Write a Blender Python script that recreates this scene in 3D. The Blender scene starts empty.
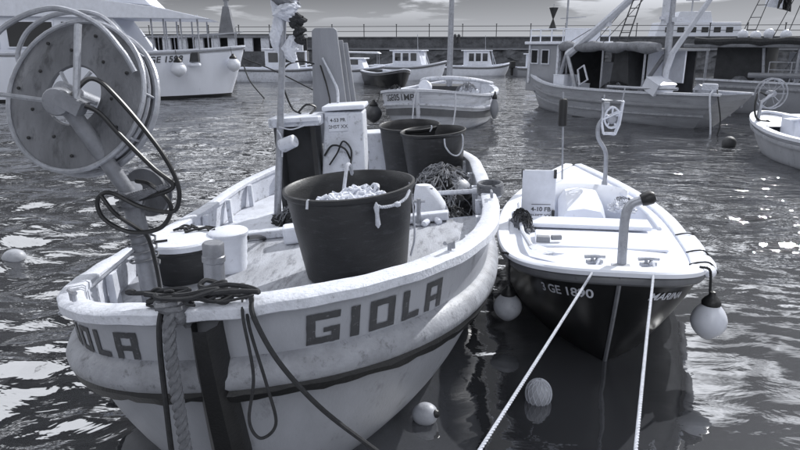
import bpy, bmesh, math, random
import numpy as np
from mathutils import Vector, Matrix, Euler, noise

S = bpy.context.scene
COL = S.collection
R = math.radians
rnd = random.Random(7)

# ------------------------------------------------------------------ camera
cam = bpy.data.cameras.new('camera')
cam.sensor_width = 36.0
cam.lens = 28.26
cam.clip_start = 0.05
cam.clip_end = 4000
camo = bpy.data.objects.new('camera', cam)
camo.location = (0, 0, 2.3)
camo.rotation_euler = (R(90 - 16), 0, 0)
COL.objects.link(camo)
S.camera = camo

# ------------------------------------------------------------------ light
SUN_AZ, SUN_EL = 42.0, 37.0            # azimuth clockwise from +Y (to the right, behind the boats)
to_sun = Vector((math.sin(R(SUN_AZ)) * math.cos(R(SUN_EL)), math.cos(R(SUN_AZ)) * math.cos(R(SUN_EL)), math.sin(R(SUN_EL))))
sl = bpy.data.lights.new('sun', 'SUN')
sl.energy = 5.0
sl.angle = R(0.6)
sl.color = (1.0, 0.995, 0.985)
so = bpy.data.objects.new('sun', sl)
so.rotation_euler = (-to_sun).to_track_quat('-Z', 'Y').to_euler()
so.location = (20, 12, 30)
COL.objects.link(so)

TINT = (0.945, 0.982, 1.085)
def g(v, a=1.0):
    return (min(1, v * TINT[0]), min(1, v * TINT[1]), min(1, v * TINT[2]), a)

w = bpy.data.worlds.new('World')
S.world = w
w.use_nodes = True
nt = w.node_tree
nt.nodes.clear()
N = nt.nodes.new
def wl(a, b):
    nt.links.new(a, b)
sky = N('ShaderNodeTexSky')
sky.sky_type = 'NISHITA'
sky.sun_disc = False
sky.sun_elevation = R(SUN_EL)
sky.sun_rotation = R(SUN_AZ)
sky.air_density = 1.2
sky.dust_density = 0.6
bw = N('ShaderNodeRGBToBW')
wl(sky.outputs[0], bw.inputs[0])
gain = N('ShaderNodeMath'); gain.operation = 'MULTIPLY'; gain.inputs[1].default_value = 0.58
wl(bw.outputs[0], gain.inputs[0])
tc = N('ShaderNodeTexCoord')
sx = N('ShaderNodeSeparateXYZ')
wl(tc.outputs['Generated'], sx.inputs[0])
zc = N('ShaderNodeMath'); zc.operation = 'MAXIMUM'; zc.inputs[1].default_value = 0.0
wl(sx.outputs['Z'], zc.inputs[0])
za = N('ShaderNodeMath'); za.operation = 'ADD'; za.inputs[1].default_value = 0.09
wl(zc.outputs[0], za.inputs[0])
dx = N('ShaderNodeMath'); dx.operation = 'DIVIDE'
wl(sx.outputs['X'], dx.inputs[0]); wl(za.outputs[0], dx.inputs[1])
dy = N('ShaderNodeMath'); dy.operation = 'DIVIDE'
wl(sx.outputs['Y'], dy.inputs[0]); wl(za.outputs[0], dy.inputs[1])
cb = N('ShaderNodeCombineXYZ')
wl(dx.outputs[0], cb.inputs[0]); wl(dy.outputs[0], cb.inputs[1])
mp = N('ShaderNodeMapping')
mp.inputs['Scale'].default_value = (0.9, 0.8, 1)
mp.inputs['Location'].default_value = (0.4, 9.1, 0)
wl(cb.outputs[0], mp.inputs[0])
nz = N('ShaderNodeTexNoise')
nz.inputs['Scale'].default_value = 1.0
nz.inputs['Detail'].default_value = 7
nz.inputs['Roughness'].default_value = 0.52
nz.inputs['Distortion'].default_value = 0.3
wl(mp.outputs[0], nz.inputs['Vector'])
rp = N('ShaderNodeMapRange')
rp.inputs['From Min'].default_value = 0.505
rp.inputs['From Max'].default_value = 0.58
rp.interpolation_type = 'SMOOTHSTEP'
wl(nz.outputs['Fac'], rp.inputs['Value'])
mixc = N('ShaderNodeMix')
mixc.data_type = 'FLOAT'
hz = N('ShaderNodeMapRange')
hz.inputs['From Min'].default_value = 0.0
hz.inputs['From Min'].default_value = 0.03
hz.inputs['From Max'].default_value = 0.22
hz.inputs['To Min'].default_value = 0.0
wl(zc.outputs[0], hz.inputs['Value'])
cf = N('ShaderNodeMath'); cf.operation = 'MULTIPLY'
wl(rp.outputs[0], cf.inputs[0]); wl(hz.outputs[0], cf.inputs[1])
wl(cf.outputs[0], mixc.inputs[0])
# pale haze low on the horizon, all the way round
hf = N('ShaderNodeMapRange'); hf.interpolation_type = 'SMOOTHSTEP'
hf.inputs['From Min'].default_value = 0.0
hf.inputs['From Max'].default_value = 0.085
hf.inputs['To Min'].default_value = 0.9
hf.inputs['To Max'].default_value = 0.0
wl(zc.outputs[0], hf.inputs['Value'])
hm_ = N('ShaderNodeMix'); hm_.data_type = 'FLOAT'
wl(hf.outputs[0], hm_.inputs[0]); wl(gain.outputs[0], hm_.inputs[2])
hm_.inputs[3].default_value = 11.5
wl(hm_.outputs[0], mixc.inputs[2])
mixc.inputs[3].default_value = 60.0
tn = N('ShaderNodeVectorMath'); tn.operation = 'SCALE'
tn.inputs[0].default_value = (0.96, 0.99, 1.06)
wl(mixc.outputs[0], tn.inputs['Scale'])
bg = N('ShaderNodeBackground')
bg.inputs['Strength'].default_value = 0.05
wl(tn.outputs[0], bg.inputs['Color'])
wo = N('ShaderNodeOutputWorld')
wl(bg.outputs[0], wo.inputs[0])

S.view_settings.view_transform = 'Standard'
S.view_settings.look = 'None'
S.view_settings.exposure = -0.10
S.view_settings.gamma = 1.0

# ------------------------------------------------------------------ materials
MATS = {}
def paint(name, v, rough=0.5, var=0.18, scale=6.0, dirt=0.0, dirtv=0.05, bump=0.02, metal=0.0, streak=None, spec=0.5, fine=60.0):
    """greyscale paint/plastic/wood: base value v, mottling, worn or dirty patches, fine relief"""
    if name in MATS:
        return MATS[name]
    m = bpy.data.materials.new(name)
    m.use_nodes = True
    t = m.node_tree
    b = t.nodes['Principled BSDF']
    b.inputs['Roughness'].default_value = rough
    b.inputs['Metallic'].default_value = metal
    b.inputs['Specular IOR Level'].default_value = spec
    co = t.nodes.new('ShaderNodeTexCoord')
    vec = co.outputs['Object']
    if streak:
        mpn = t.nodes.new('ShaderNodeMapping')
        mpn.inputs['Scale'].default_value = streak
        t.links.new(vec, mpn.inputs[0])
        vec = mpn.outputs[0]
    n1 = t.nodes.new('ShaderNodeTexNoise')
    n1.inputs['Scale'].default_value = scale
    n1.inputs['Detail'].default_value = 6
    n1.inputs['Roughness'].default_value = 0.65
    t.links.new(vec, n1.inputs['Vector'])
    mr = t.nodes.new('ShaderNodeMapRange')
    mr.inputs['From Min'].default_value = 0.25
    mr.inputs['From Max'].default_value = 0.75
    mr.inputs['To Min'].default_value = max(0, v * (1 - var))
    mr.inputs['To Max'].default_value = min(0.92, v * (1 + var))
    t.links.new(n1.outputs['Fac'], mr.inputs['Value'])
    out = mr.outputs[0]
    if dirt > 0:
        n2 = t.nodes.new('ShaderNodeTexNoise')
        n2.inputs['Scale'].default_value = scale * 2.7
        n2.inputs['Detail'].default_value = 9
        n2.inputs['Roughness'].default_value = 0.72
        t.links.new(vec, n2.inputs['Vector'])
        m2 = t.nodes.new('ShaderNodeMapRange')
        m2.inputs['From Min'].default_value = 0.66 - 0.28 * dirt
        m2.inputs['From Max'].default_value = 0.78 - 0.22 * dirt
        m2.inputs['To Max'].default_value = 0.85
        t.links.new(n2.outputs['Fac'], m2.inputs['Value'])
        mx = t.nodes.new('ShaderNodeMix')
        mx.data_type = 'FLOAT'
        t.links.new(m2.outputs[0], mx.inputs[0])
        t.links.new(out, mx.inputs[2])
        mx.inputs[3].default_value = dirtv
        out = mx.outputs[0]
    sc = t.nodes.new('ShaderNodeVectorMath')
    sc.operation = 'SCALE'
    sc.inputs[0].default_value = TINT
    t.links.new(out, sc.inputs['Scale'])
    t.links.new(sc.outputs[0], b.inputs['Base Color'])
    if bump > 0:
        n3 = t.nodes.new('ShaderNodeTexNoise')
        n3.inputs['Scale'].default_value = fine
        n3.inputs['Detail'].default_value = 4
        t.links.new(vec, n3.inputs['Vector'])
        bp = t.nodes.new('ShaderNodeBump')
        bp.inputs['Strength'].default_value = 0.6
        bp.inputs['Distance'].default_value = bump
        t.links.new(n3.outputs['Fac'], bp.inputs['Height'])
        t.links.new(bp.outputs[0], b.inputs['Normal'])
    MATS[name] = m
    return m

def planked(name, v, pitch, rough=0.6, dirt=0.3, dirtv=0.08, axis='Z', depth=0.01, var=0.2):
    """painted planking: thin recessed seams every pitch metres, plus wear"""
    if name in MATS:
        return MATS[name]
    m = paint(name, v, rough, var, 2.5, dirt, dirtv, 0.0, streak=(0.6, 0.6, 3.0) if axis == 'Z' else (3, .5, 1))
    t = m.node_tree
    b = t.nodes['Principled BSDF']
    co = t.nodes.new('ShaderNodeTexCoord')
    s = t.nodes.new('ShaderNodeSeparateXYZ')
    t.links.new(co.outputs['Object'], s.inputs[0])
    d = t.nodes.new('ShaderNodeMath'); d.operation = 'DIVIDE'; d.inputs[1].default_value = pitch
    t.links.new(s.outputs[axis], d.inputs[0])
    f = t.nodes.new('ShaderNodeMath'); f.operation = 'FRACT'
    t.links.new(d.outputs[0], f.inputs[0])
    c = t.nodes.new('ShaderNodeMath'); c.operation = 'LESS_THAN'; c.inputs[1].default_value = 0.12
    t.links.new(f.outputs[0], c.inputs[0])
    iv = t.nodes.new('ShaderNodeMath'); iv.operation = 'SUBTRACT'; iv.inputs[0].default_value = 1.0
    t.links.new(c.outputs[0], iv.inputs[1])
    bp = t.nodes.new('ShaderNodeBump')
    bp.inputs['Strength'].default_value = 1.0
    bp.inputs['Distance'].default_value = depth
    t.links.new(iv.outputs[0], bp.inputs['Height'])
    t.links.new(bp.outputs[0], b.inputs['Normal'])
    return m

def glassy(name, v, rough=0.08):
    m = bpy.data.materials.new(name)
    m.use_nodes = True
    b = m.node_tree.nodes['Principled BSDF']
    b.inputs['Base Color'].default_value = g(v)
    b.inputs['Roughness'].default_value = rough
    b.inputs['Specular IOR Level'].default_value = 0.7
    MATS[name] = m
    return m

WHITE = paint('white_paint', 0.72, 0.45, 0.10, 5, 0.18, 0.25, 0.004)
WHITE_WORN = paint('worn_white_paint', 0.62, 0.55, 0.16, 4, 0.42, 0.14, 0.006)
CLEAN = paint('clean_white_gelcoat', 0.76, 0.4, 0.06, 3, 0.12, 0.45, 0.0)
HULLG = paint('grey_hull_paint', 0.38, 0.48, 0.14, 2.6, 0.22, 0.12, 0.003, streak=(1, 1, .45))
HULLLOW = paint('pale_lower_hull_paint', 0.36, 0.5, 0.2, 2.2, 0.3, 0.15, 0.003, streak=(1, 1, .4))
STRAKE = paint('strake_paint', 0.30, 0.5, 0.3, 6, 0.42, 0.08, 0.006)
CAPM = paint('weathered_cap_rail', 0.60, 0.6, 0.16, 16, 0.34, 0.22, 0.008)
BLACK = paint('black_paint', 0.012, 0.45, 0.4, 6, 0.12, 0.06, 0.004)
DARKHULL = paint('dark_hull_paint', 0.012, 0.28, 0.3, 3, 0.05, 0.05, 0.0)
LETTER = paint('dark_letter_paint', 0.055, 0.6, 0.3, 14, 0.3, 0.26, 0.0)
LETTERW = paint('white_letter_paint', 0.62, 0.6, 0.2, 10, 0.25, 0.2, 0.0)
LETTERG = paint('faded_letter_paint', 0.13, 0.6, 0.25, 14, 0.35, 0.30, 0.0)
RUBBER = paint('black_tub_rubber', 0.020, 0.45, 0.4, 3, 0.42, 0.055, 0.003, streak=(1, 1, 4))
RUBIN = paint('black_rubber', 0.016, 0.5, 0.3, 8, 0, 0, 0.0)
HOSE = paint('black_hose', 0.012, 0.35, 0.3, 20, 0, 0, 0.0)
DECKM = paint('scuffed_deck_paint', 0.38, 0.65, 0.25, 3.5, 0.55, 0.16, 0.006, streak=(1.6, .5, 1))
DECKW = paint('white_deck_paint', 0.60, 0.6, 0.2, 4, 0.35, 0.2, 0.006)
GALV = paint('galvanised_steel', 0.22, 0.42, 0.25, 9, 0.3, 0.14, 0.003, metal=0.35)
STEEL = paint('dull_steel_tube', 0.36, 0.4, 0.25, 14, 0.3, 0.12, 0.003, metal=0.4)
REELM = paint('reel_disc_sheet', 0.15, 0.45, 0.45, 4, 0.5, 0.05, 0.004, metal=0.25, streak=(1, 1, .35))
WOODG = paint('grey_board', 0.28, 0.65, 0.15, 3, 0.2, 0.12, 0.004, streak=(4, 4, .5))
ROPEW = paint('pale_rope', 0.55, 0.9, 0.25, 40, 0.2, 0.25, 0.004, fine=200)
ROPEG = paint('grey_rope', 0.14, 0.9, 0.3, 40, 0.3, 0.06, 0.004, fine=200)
ROPED = paint('dark_rope', 0.03, 0.9, 0.35, 40, 0.1, 0.08, 0.003, fine=200)
FOAM = paint('white_foam', 0.72, 0.8, 0.1, 9, 0.2, 0.35, 0.006)
FENDW = paint('white_fender_vinyl', 0.66, 0.3, 0.06, 8, 0.10, 0.3, 0.0)
FENDG = paint('grey_fender_vinyl', 0.36, 0.45, 0.14, 10, 0.25, 0.16, 0.003)
NETD = paint('dark_net_twine', 0.035, 0.95, 0.5, 18, 0.3, 0.12, 0.02, fine=90)
NETG = paint('grey_net_twine', 0.20, 0.95, 0.4, 18, 0.3, 0.06, 0.02, fine=90)
SACK = paint('white_sack_cloth', 0.66, 0.85, 0.1, 8, 0.15, 0.3, 0.006)
SHADEWOOD = paint('brown_hull_paint', 0.24, 0.55, 0.2, 3, 0.25, 0.09, 0.004)
TRAWLHULL = planked('trawler_planking', 0.32, 0.16, 0.5, 0.3, 0.10)
MIDHULL = planked('white_planking', 0.60, 0.15, 0.55, 0.35, 0.16)
GREYHULL2 = paint('mid_grey_steel_hull', 0.28, 0.5, 0.12, 1.5, 0.2, 0.1, 0.0)
BAND = paint('dark_boot_band', 0.10, 0.55, 0.2, 5, 0.2, 0.2, 0.0)
GLASS = glassy('dark_window_glass', 0.02)
STONE = paint('breakwater_stone', 0.10, 0.9, 0.5, 1.4, 0.4, 0.03, 0.08, fine=5)
STONEL = paint('pale_coping_stone', 0.20, 0.85, 0.3, 0.8, 0.3, 0.10, 0.02, fine=6)
RAILM = paint('dark_rail_iron', 0.05, 0.6, 0.3, 5, 0, 0, 0.0)
CANVAS = paint('grey_canvas_roll', 0.20, 0.9, 0.35, 5, 0.35, 0.09, 0.02, fine=30)
QUAYM = paint('quay_concrete', 0.3, 0.9, 0.3, 2, 0.4, 0.15, 0.01)
PLATEM = paint('pale_plate', 0.66, 0.5, 0.1, 10, 0.1, 0.4, 0.0)
SHADOWIN = paint('dark_interior_shade', 0.05, 0.7, 0.4, 3, 0.2, 0.09, 0.0)  # shade inside openings and under shelters is put into this dark colour

# ------------------------------------------------------------------ mesh building
def tag(o, label=None, cat=None, group=None, kind=None):
    if label: o['label'] = label
    if cat: o['category'] = cat
    if group: o['group'] = group
    if kind: o['kind'] = kind
    return o

def empty(name, loc=(0, 0, 0), rot=(0, 0, 0), label=None, cat=None, group=None):
    o = bpy.data.objects.new(name, None)
    o.location = loc
    o.rotation_euler = rot
    o.empty_display_size = 0.2
    COL.objects.link(o)
    return tag(o, label, cat, group)

def catmull(pts, n=8):
    P = [Vector(p) for p in pts]
    if len(P) < 3:
        return P
    P = [P[0] * 2 - P[1]] + P + [P[-1] * 2 - P[-2]]
    out = []
    for i in range(1, len(P) - 2):
        for k in range(n):
            t = k / n
            a, b, c, d = P[i - 1], P[i], P[i + 1], P[i + 2]
            out.append(0.5 * ((2 * b) + (c - a) * t + (2 * a - 5 * b + 4 * c - d) * t * t + (3 * b - a - 3 * c + d) * t ** 3))
    out.append(P[-2])
    return out

class MB:
    def __init__(self):
        self.v = []; self.f = []
    def add(self, vs, fs):
        o = len(self.v)
        self.v += [tuple(p) for p in vs]
        self.f += [tuple(i + o for i in q) for q in fs]
        return self
    def box(self, c, size, rot=(0, 0, 0), taper=1.0):
        m = Euler(rot).to_matrix()
        c = Vector(c)
        vs = []
        for z in (-.5, .5):
            k = 1.0 if z < 0 else taper
            for x, y in ((-.5, -.5), (.5, -.5), (.5, .5), (-.5, .5)):
                vs.append(c + m @ Vector((x * size[0] * k, y * size[1] * k, z * size[2])))
        return self.add(vs, [(3, 2, 1, 0), (4, 5, 6, 7), (0, 1, 5, 4), (1, 2, 6, 5), (2, 3, 7, 6), (3, 0, 4, 7)])
    def prism(self, poly, d0, d1, axis='Y'):
        """poly in the two other axes, extruded along axis from d0 to d1"""
        n = len(poly)
        def pt(a, b, d):
            return {'Y': (a, d, b), 'X': (d, a, b), 'Z': (a, b, d)}[axis]
        vs = [pt(a, b, d0) for a, b in poly] + [pt(a, b, d1) for a, b in poly]
        fs = [tuple(range(n - 1, -1, -1)), tuple(range(n, 2 * n))]
        fs += [(i, (i + 1) % n, n + (i + 1) % n, n + i) for i in range(n)]
        return self.add(vs, fs)
    def tube(self, pts, r, n=8, cap=True, smooth=0, closed=False):
        P = catmull(pts, smooth) if smooth else [Vector(p) for p in pts]
        m = len(P)
        rs = r if isinstance(r, (list, tuple)) else [r] * m
        if len(rs) != m:
            rs = [rs[min(len(rs) - 1, int(i * len(rs) / m))] for i in range(m)]
        up = None
        vs = []
        for i, p in enumerate(P):
            if closed:
                t = P[(i + 1) % m] - P[i - 1]
            else:
                t = P[min(i + 1, m - 1)] - P[max(i - 1, 0)]
            if t.length < 1e-9: t = Vector((0, 0, 1))
            t.normalize()
            if up is None:
                up = Vector((0, 0, 1)) if abs(t.z) < .9 else Vector((1, 0, 0))
            a = t.cross(up)
            if a.length < 1e-6: a = t.orthogonal()
            a.normalize()
            up = a.cross(t)
            for k in range(n):
                q = 2 * math.pi * k / n
                vs.append(p + (a * math.cos(q) + up * math.sin(q)) * rs[i])
        fs = []
        for i in range(m if closed else m - 1):
            j = (i + 1) % m
            for k in range(n):
                l = (k + 1) % n
                fs.append((i * n + k, i * n + l, j * n + l, j * n + k))
        if cap and not closed:
            fs.append(tuple(range(n - 1, -1, -1)))
            fs.append(tuple(range((m - 1) * n, m * n)))
        return self.add(vs, fs)
    def lathe(self, prof, c=(0, 0, 0), n=24, rot=(0, 0, 0), squash=1.0):
        m = Euler(rot).to_matrix()
        c = Vector(c)
        vs = []
        for r, z in prof:
            for k in range(n):
                q = 2 * math.pi * k / n
                vs.append(c + m @ Vector((r * math.cos(q), r * math.sin(q) * squash, z)))
        fs = []
        for i in range(len(prof) - 1):
            for k in range(n):
                l = (k + 1) % n
                fs.append((i * n + k, i * n + l, (i + 1) * n + l, (i + 1) * n + k))
        fs.append(tuple(range(n - 1, -1, -1)))
        fs.append(tuple(range((len(prof) - 1) * n, len(prof) * n)))
        return self.add(vs, fs)
    def grid(self, rows, close=False):
        n = len(rows[0])
        vs = [p for r_ in rows for p in r_]
        fs = []
        for i in range(len(rows) - 1):
            for k in range(n if close else n - 1):
                l = (k + 1) % n
                fs.append((i * n + k, i * n + l, (i + 1) * n + l, (i + 1) * n + k))
        return self.add(vs, fs)
    def build(self, name, mat, parent=None, smooth=False, bevel=0, thick=0):
        me = bpy.data.meshes.new(name)
        me.from_pydata(self.v, [], self.f)
        bm = bmesh.new(); bm.from_mesh(me)
        bmesh.ops.recalc_face_normals(bm, faces=bm.faces)
        bm.to_mesh(me); bm.free()
        if mat: me.materials.append(mat)
        o = bpy.data.objects.new(name, me)
        COL.objects.link(o)
        if parent: o.parent = parent
        if smooth:
            me.polygons.foreach_set('use_smooth', [True] * len(me.polygons))
            try:
                me.set_sharp_from_angle(angle=R(40))
            except Exception:
                pass
        if thick:
            md = o.modifiers.new('thickness', 'SOLIDIFY'); md.thickness = thick; md.offset = 0
        if bevel:
            md = o.modifiers.new('edge', 'BEVEL'); md.width = bevel; md.segments = 2; md.limit_method = 'ANGLE'
        return o

def part(name, mat, parent, fn, smooth=False, bevel=0, thick=0):
    b = MB(); fn(b)
    return b.build(name, mat, parent, smooth, bevel, thick)

def twisted(mb, pts, r, strands=3, pitch=0.12, smooth=8, n=6):
    """a laid rope: strands wound round the path"""
    P = catmull(pts, smooth)
    Q = [P[0]]
    step = pitch / 10
    for p in P[1:]:
        d = (p - Q[-1]).length
        k = max(1, int(d / step))
        a = Q[-1].copy()
        for i in range(1, k + 1):
            Q.append(a.lerp(p, i / k))
    L = 0
    lines = [[] for _ in range(strands)]
    up = Vector((0.3, 0.5, 0.8))
    for i, p in enumerate(Q):
        t = (Q[min(i + 1, len(Q) - 1)] - Q[max(i - 1, 0)]).normalized()
        a = t.cross(up)
        if a.length < 1e-5: a = t.orthogonal()
        a.normalize(); b = t.cross(a)
        if i: L += (p - Q[i - 1]).length
        for s in range(strands):
            q = 2 * math.pi * (L / pitch + s / strands)
            lines[s].append(p + (a * math.cos(q) + b * math.sin(q)) * r * .5)
    for l in lines:
        mb.tube(l, r * .56, n)
    return mb

def text_mesh(s, size, fn, name, mat, parent, bold=0.0, spacing=1.0, shear=0.0):
    """flat lettering; fn maps (x, y) in metres to a point of the surface it is painted on"""
    c = bpy.data.curves.new('lettering', 'FONT')
    c.body = s; c.size = size; c.offset = bold * size; c.space_character = spacing; c.shear = shear
    c.align_x = 'CENTER'; c.align_y = 'CENTER'
    t = bpy.data.objects.new('lettering', c)
    COL.objects.link(t)
    dg = bpy.context.evaluated_depsgraph_get()
    me = bpy.data.meshes.new_from_object(t.evaluated_get(dg))
    bpy.data.objects.remove(t)
    for v in me.vertices:
        v.co = fn(v.co.x, v.co.y)
    me.materials.clear()
    me.materials.append(mat)
    me.name = name
    o = bpy.data.objects.new(name, me)
    COL.objects.link(o)
    if parent: o.parent = parent
    return o

# ------------------------------------------------------------------ hulls
class Hull:
    """bow at local origin, +Y towards the stern, +X lateral; gunwale curve blended down to a waterline curve"""
    def __init__(s, L, B, m, p, q, zb, zm, zs, bs, wl, pw=2.0, bot=-0.3):
        s.L, s.B, s.m, s.p, s.q, s.zb, s.zm, s.zs, s.bs, s.wl, s.pw, s.bot = L, B, m, p, q, zb, zm, zs, bs, wl, pw, bot
    def shape(s, u, m, p, q, bs):
        if u < m:
            return max(0.0, 1 - (1 - u / m) ** p) ** (1 / q)
        return 1 - (1 - bs) * ((u - m) / (1 - m)) ** 2
    def z(s, u):
        if u < s.m:
            return s.zm + (s.zb - s.zm) * (1 - u / s.m) ** 2
        return s.zm + (s.zs - s.zm) * ((u - s.m) / (1 - s.m)) ** 2
    def G(s, u):
        return Vector((s.B * s.shape(u, s.m, s.p, s.q, s.bs), s.L * u, s.z(u)))
    def W(s, u):
        s0, s1, B, m, p, q, bs = s.wl
        return Vector((B * s.shape(u, m, p, q, bs), s0 + (s.L - s1 - s0) * u, 0))
    def P(s, side, u, v):
        a, b = s.G(u), s.W(u)
        if v <= 1:
            f = v ** s.pw
            r = Vector((a.x + (b.x - a.x) * f, a.y + (b.y - a.y) * (v ** 1.15), a.z * (1 - v)))
        else:
            k = (v - 1)
            r = Vector((b.x * (1 - k * .5), b.y + k * .25 * (1 - u) * 1.0, s.bot * k))
        r.x *= side
        return r
    def us(s, n):
        return [(i / n) ** 2.4 for i in range(n + 1)]
    def path(s, v_of_u, n=36, u1=1.0):
        us = [u * u1 for u in s.us(n)]
        pts = [s.P(-1, u, v_of_u(u)) for u in reversed(us)] + [s.P(1, u, v_of_u(u)) for u in us[1:]]
        return pts
    def outs(s, pts):
        o = []
        for i in range(len(pts)):
            t = pts[min(i + 1, len(pts) - 1)] - pts[max(i - 1, 0)]
            q = Vector((t.y, -t.x, 0))
            o.append(q.normalized() if q.length > 1e-6 else Vector((0, -1, 0)))
        return o
    def skin(s, mb, v0, v1, nv, n=36, transom=True):
        us = s.us(n)
        vs = [v0 + (v1 - v0) * i / nv for i in range(nv + 1)]
        rows = []
        for u in reversed(us): rows.append([s.P(-1, u, v) for v in vs])
        for u in us[1:]: rows.append([s.P(1, u, v) for v in vs])
        mb.grid(rows)
        if transom:
            mb.grid([[s.P(-1, 1, v) for v in vs], [s.P(1, 1, v) for v in vs]])
        return mb
    def sweep(s, mb, v_of_u, prof, n=36, u1=1.0, dz=0.0):
        pts = s.path(v_of_u, n, u1)
        outs = s.outs(pts)
        rows = [[p + o * a + Vector((0, 0, b + dz)) for a, b in prof] for p, o in zip(pts, outs)]
        mb.grid(rows, close=True)
        k = len(prof); base = len(mb.v) - k * len(rows)
        mb.f.append(tuple(base + i for i in range(k)))
        mb.f.append(tuple(base + k * (len(rows) - 1) + i for i in range(k)))
        return mb
    def rim(s, u, zf, inset):
        """right-hand inner edge point at station u and height zf, set in from the shell"""
        z = s.z(u)
        v = min(.95, max(0, (z - zf) / z))
        p = s.P(1, u, v); l = s.P(-1, u, v)
        e = 1e-3
        q = s.P(1, min(1, u + e), v) - s.P(1, max(0, u - e), v)
        n = Vector((q.y, -q.x, 0))
        n = n.normalized() if n.length > 1e-9 else Vector((0, -1, 0))
        x = max(.0, p.x - n.x * inset); xl = min(.0, l.x + n.x * inset)
        return x, p.y - n.y * inset, l.z, p.z, xl
    def deck(s, mb, zf, y0, y1, inset=0.05, n=20, m=8, camber=0.0):
        """deck sheet between two stations; zf(y) gives its height"""
        rows = []
        for i in range(n + 1):
            f = i / n
            y = y0 + (y1 - y0) * (f ** 2 if y0 < .3 else f)
            u = min(1, max(1e-5, y / s.L))
            x, yy, zl, zr, xl = s.rim(u, zf(y), inset)
            rows.append([(xl + (x - xl) * k / m, yy, zl + (zr - zl) * k / m + camber * (1 - (2 * k / m - 1) ** 2)) for k in range(m + 1)])
        return mb.grid(rows)
    def inner(s, mb, zf, y0, y1, inset=0.05, n=30):
        for sd in (-1, 1):
            rows = []
            for i in range(n + 1):
                y = y1 * (i / n) ** 2.4
                u = max(1e-5, y / s.L)
                a_ = s.rim(u, s.z(u) - .004, inset); b_ = s.rim(u, zf(y) - .01, inset)
                k = 3 if sd > 0 else 2
                j = 0 if sd > 0 else 4
                rows.append([(a_[j], a_[1], a_[k]), (b_[j], b_[1], b_[k])])
            mb.grid(rows)
        return mb

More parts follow.
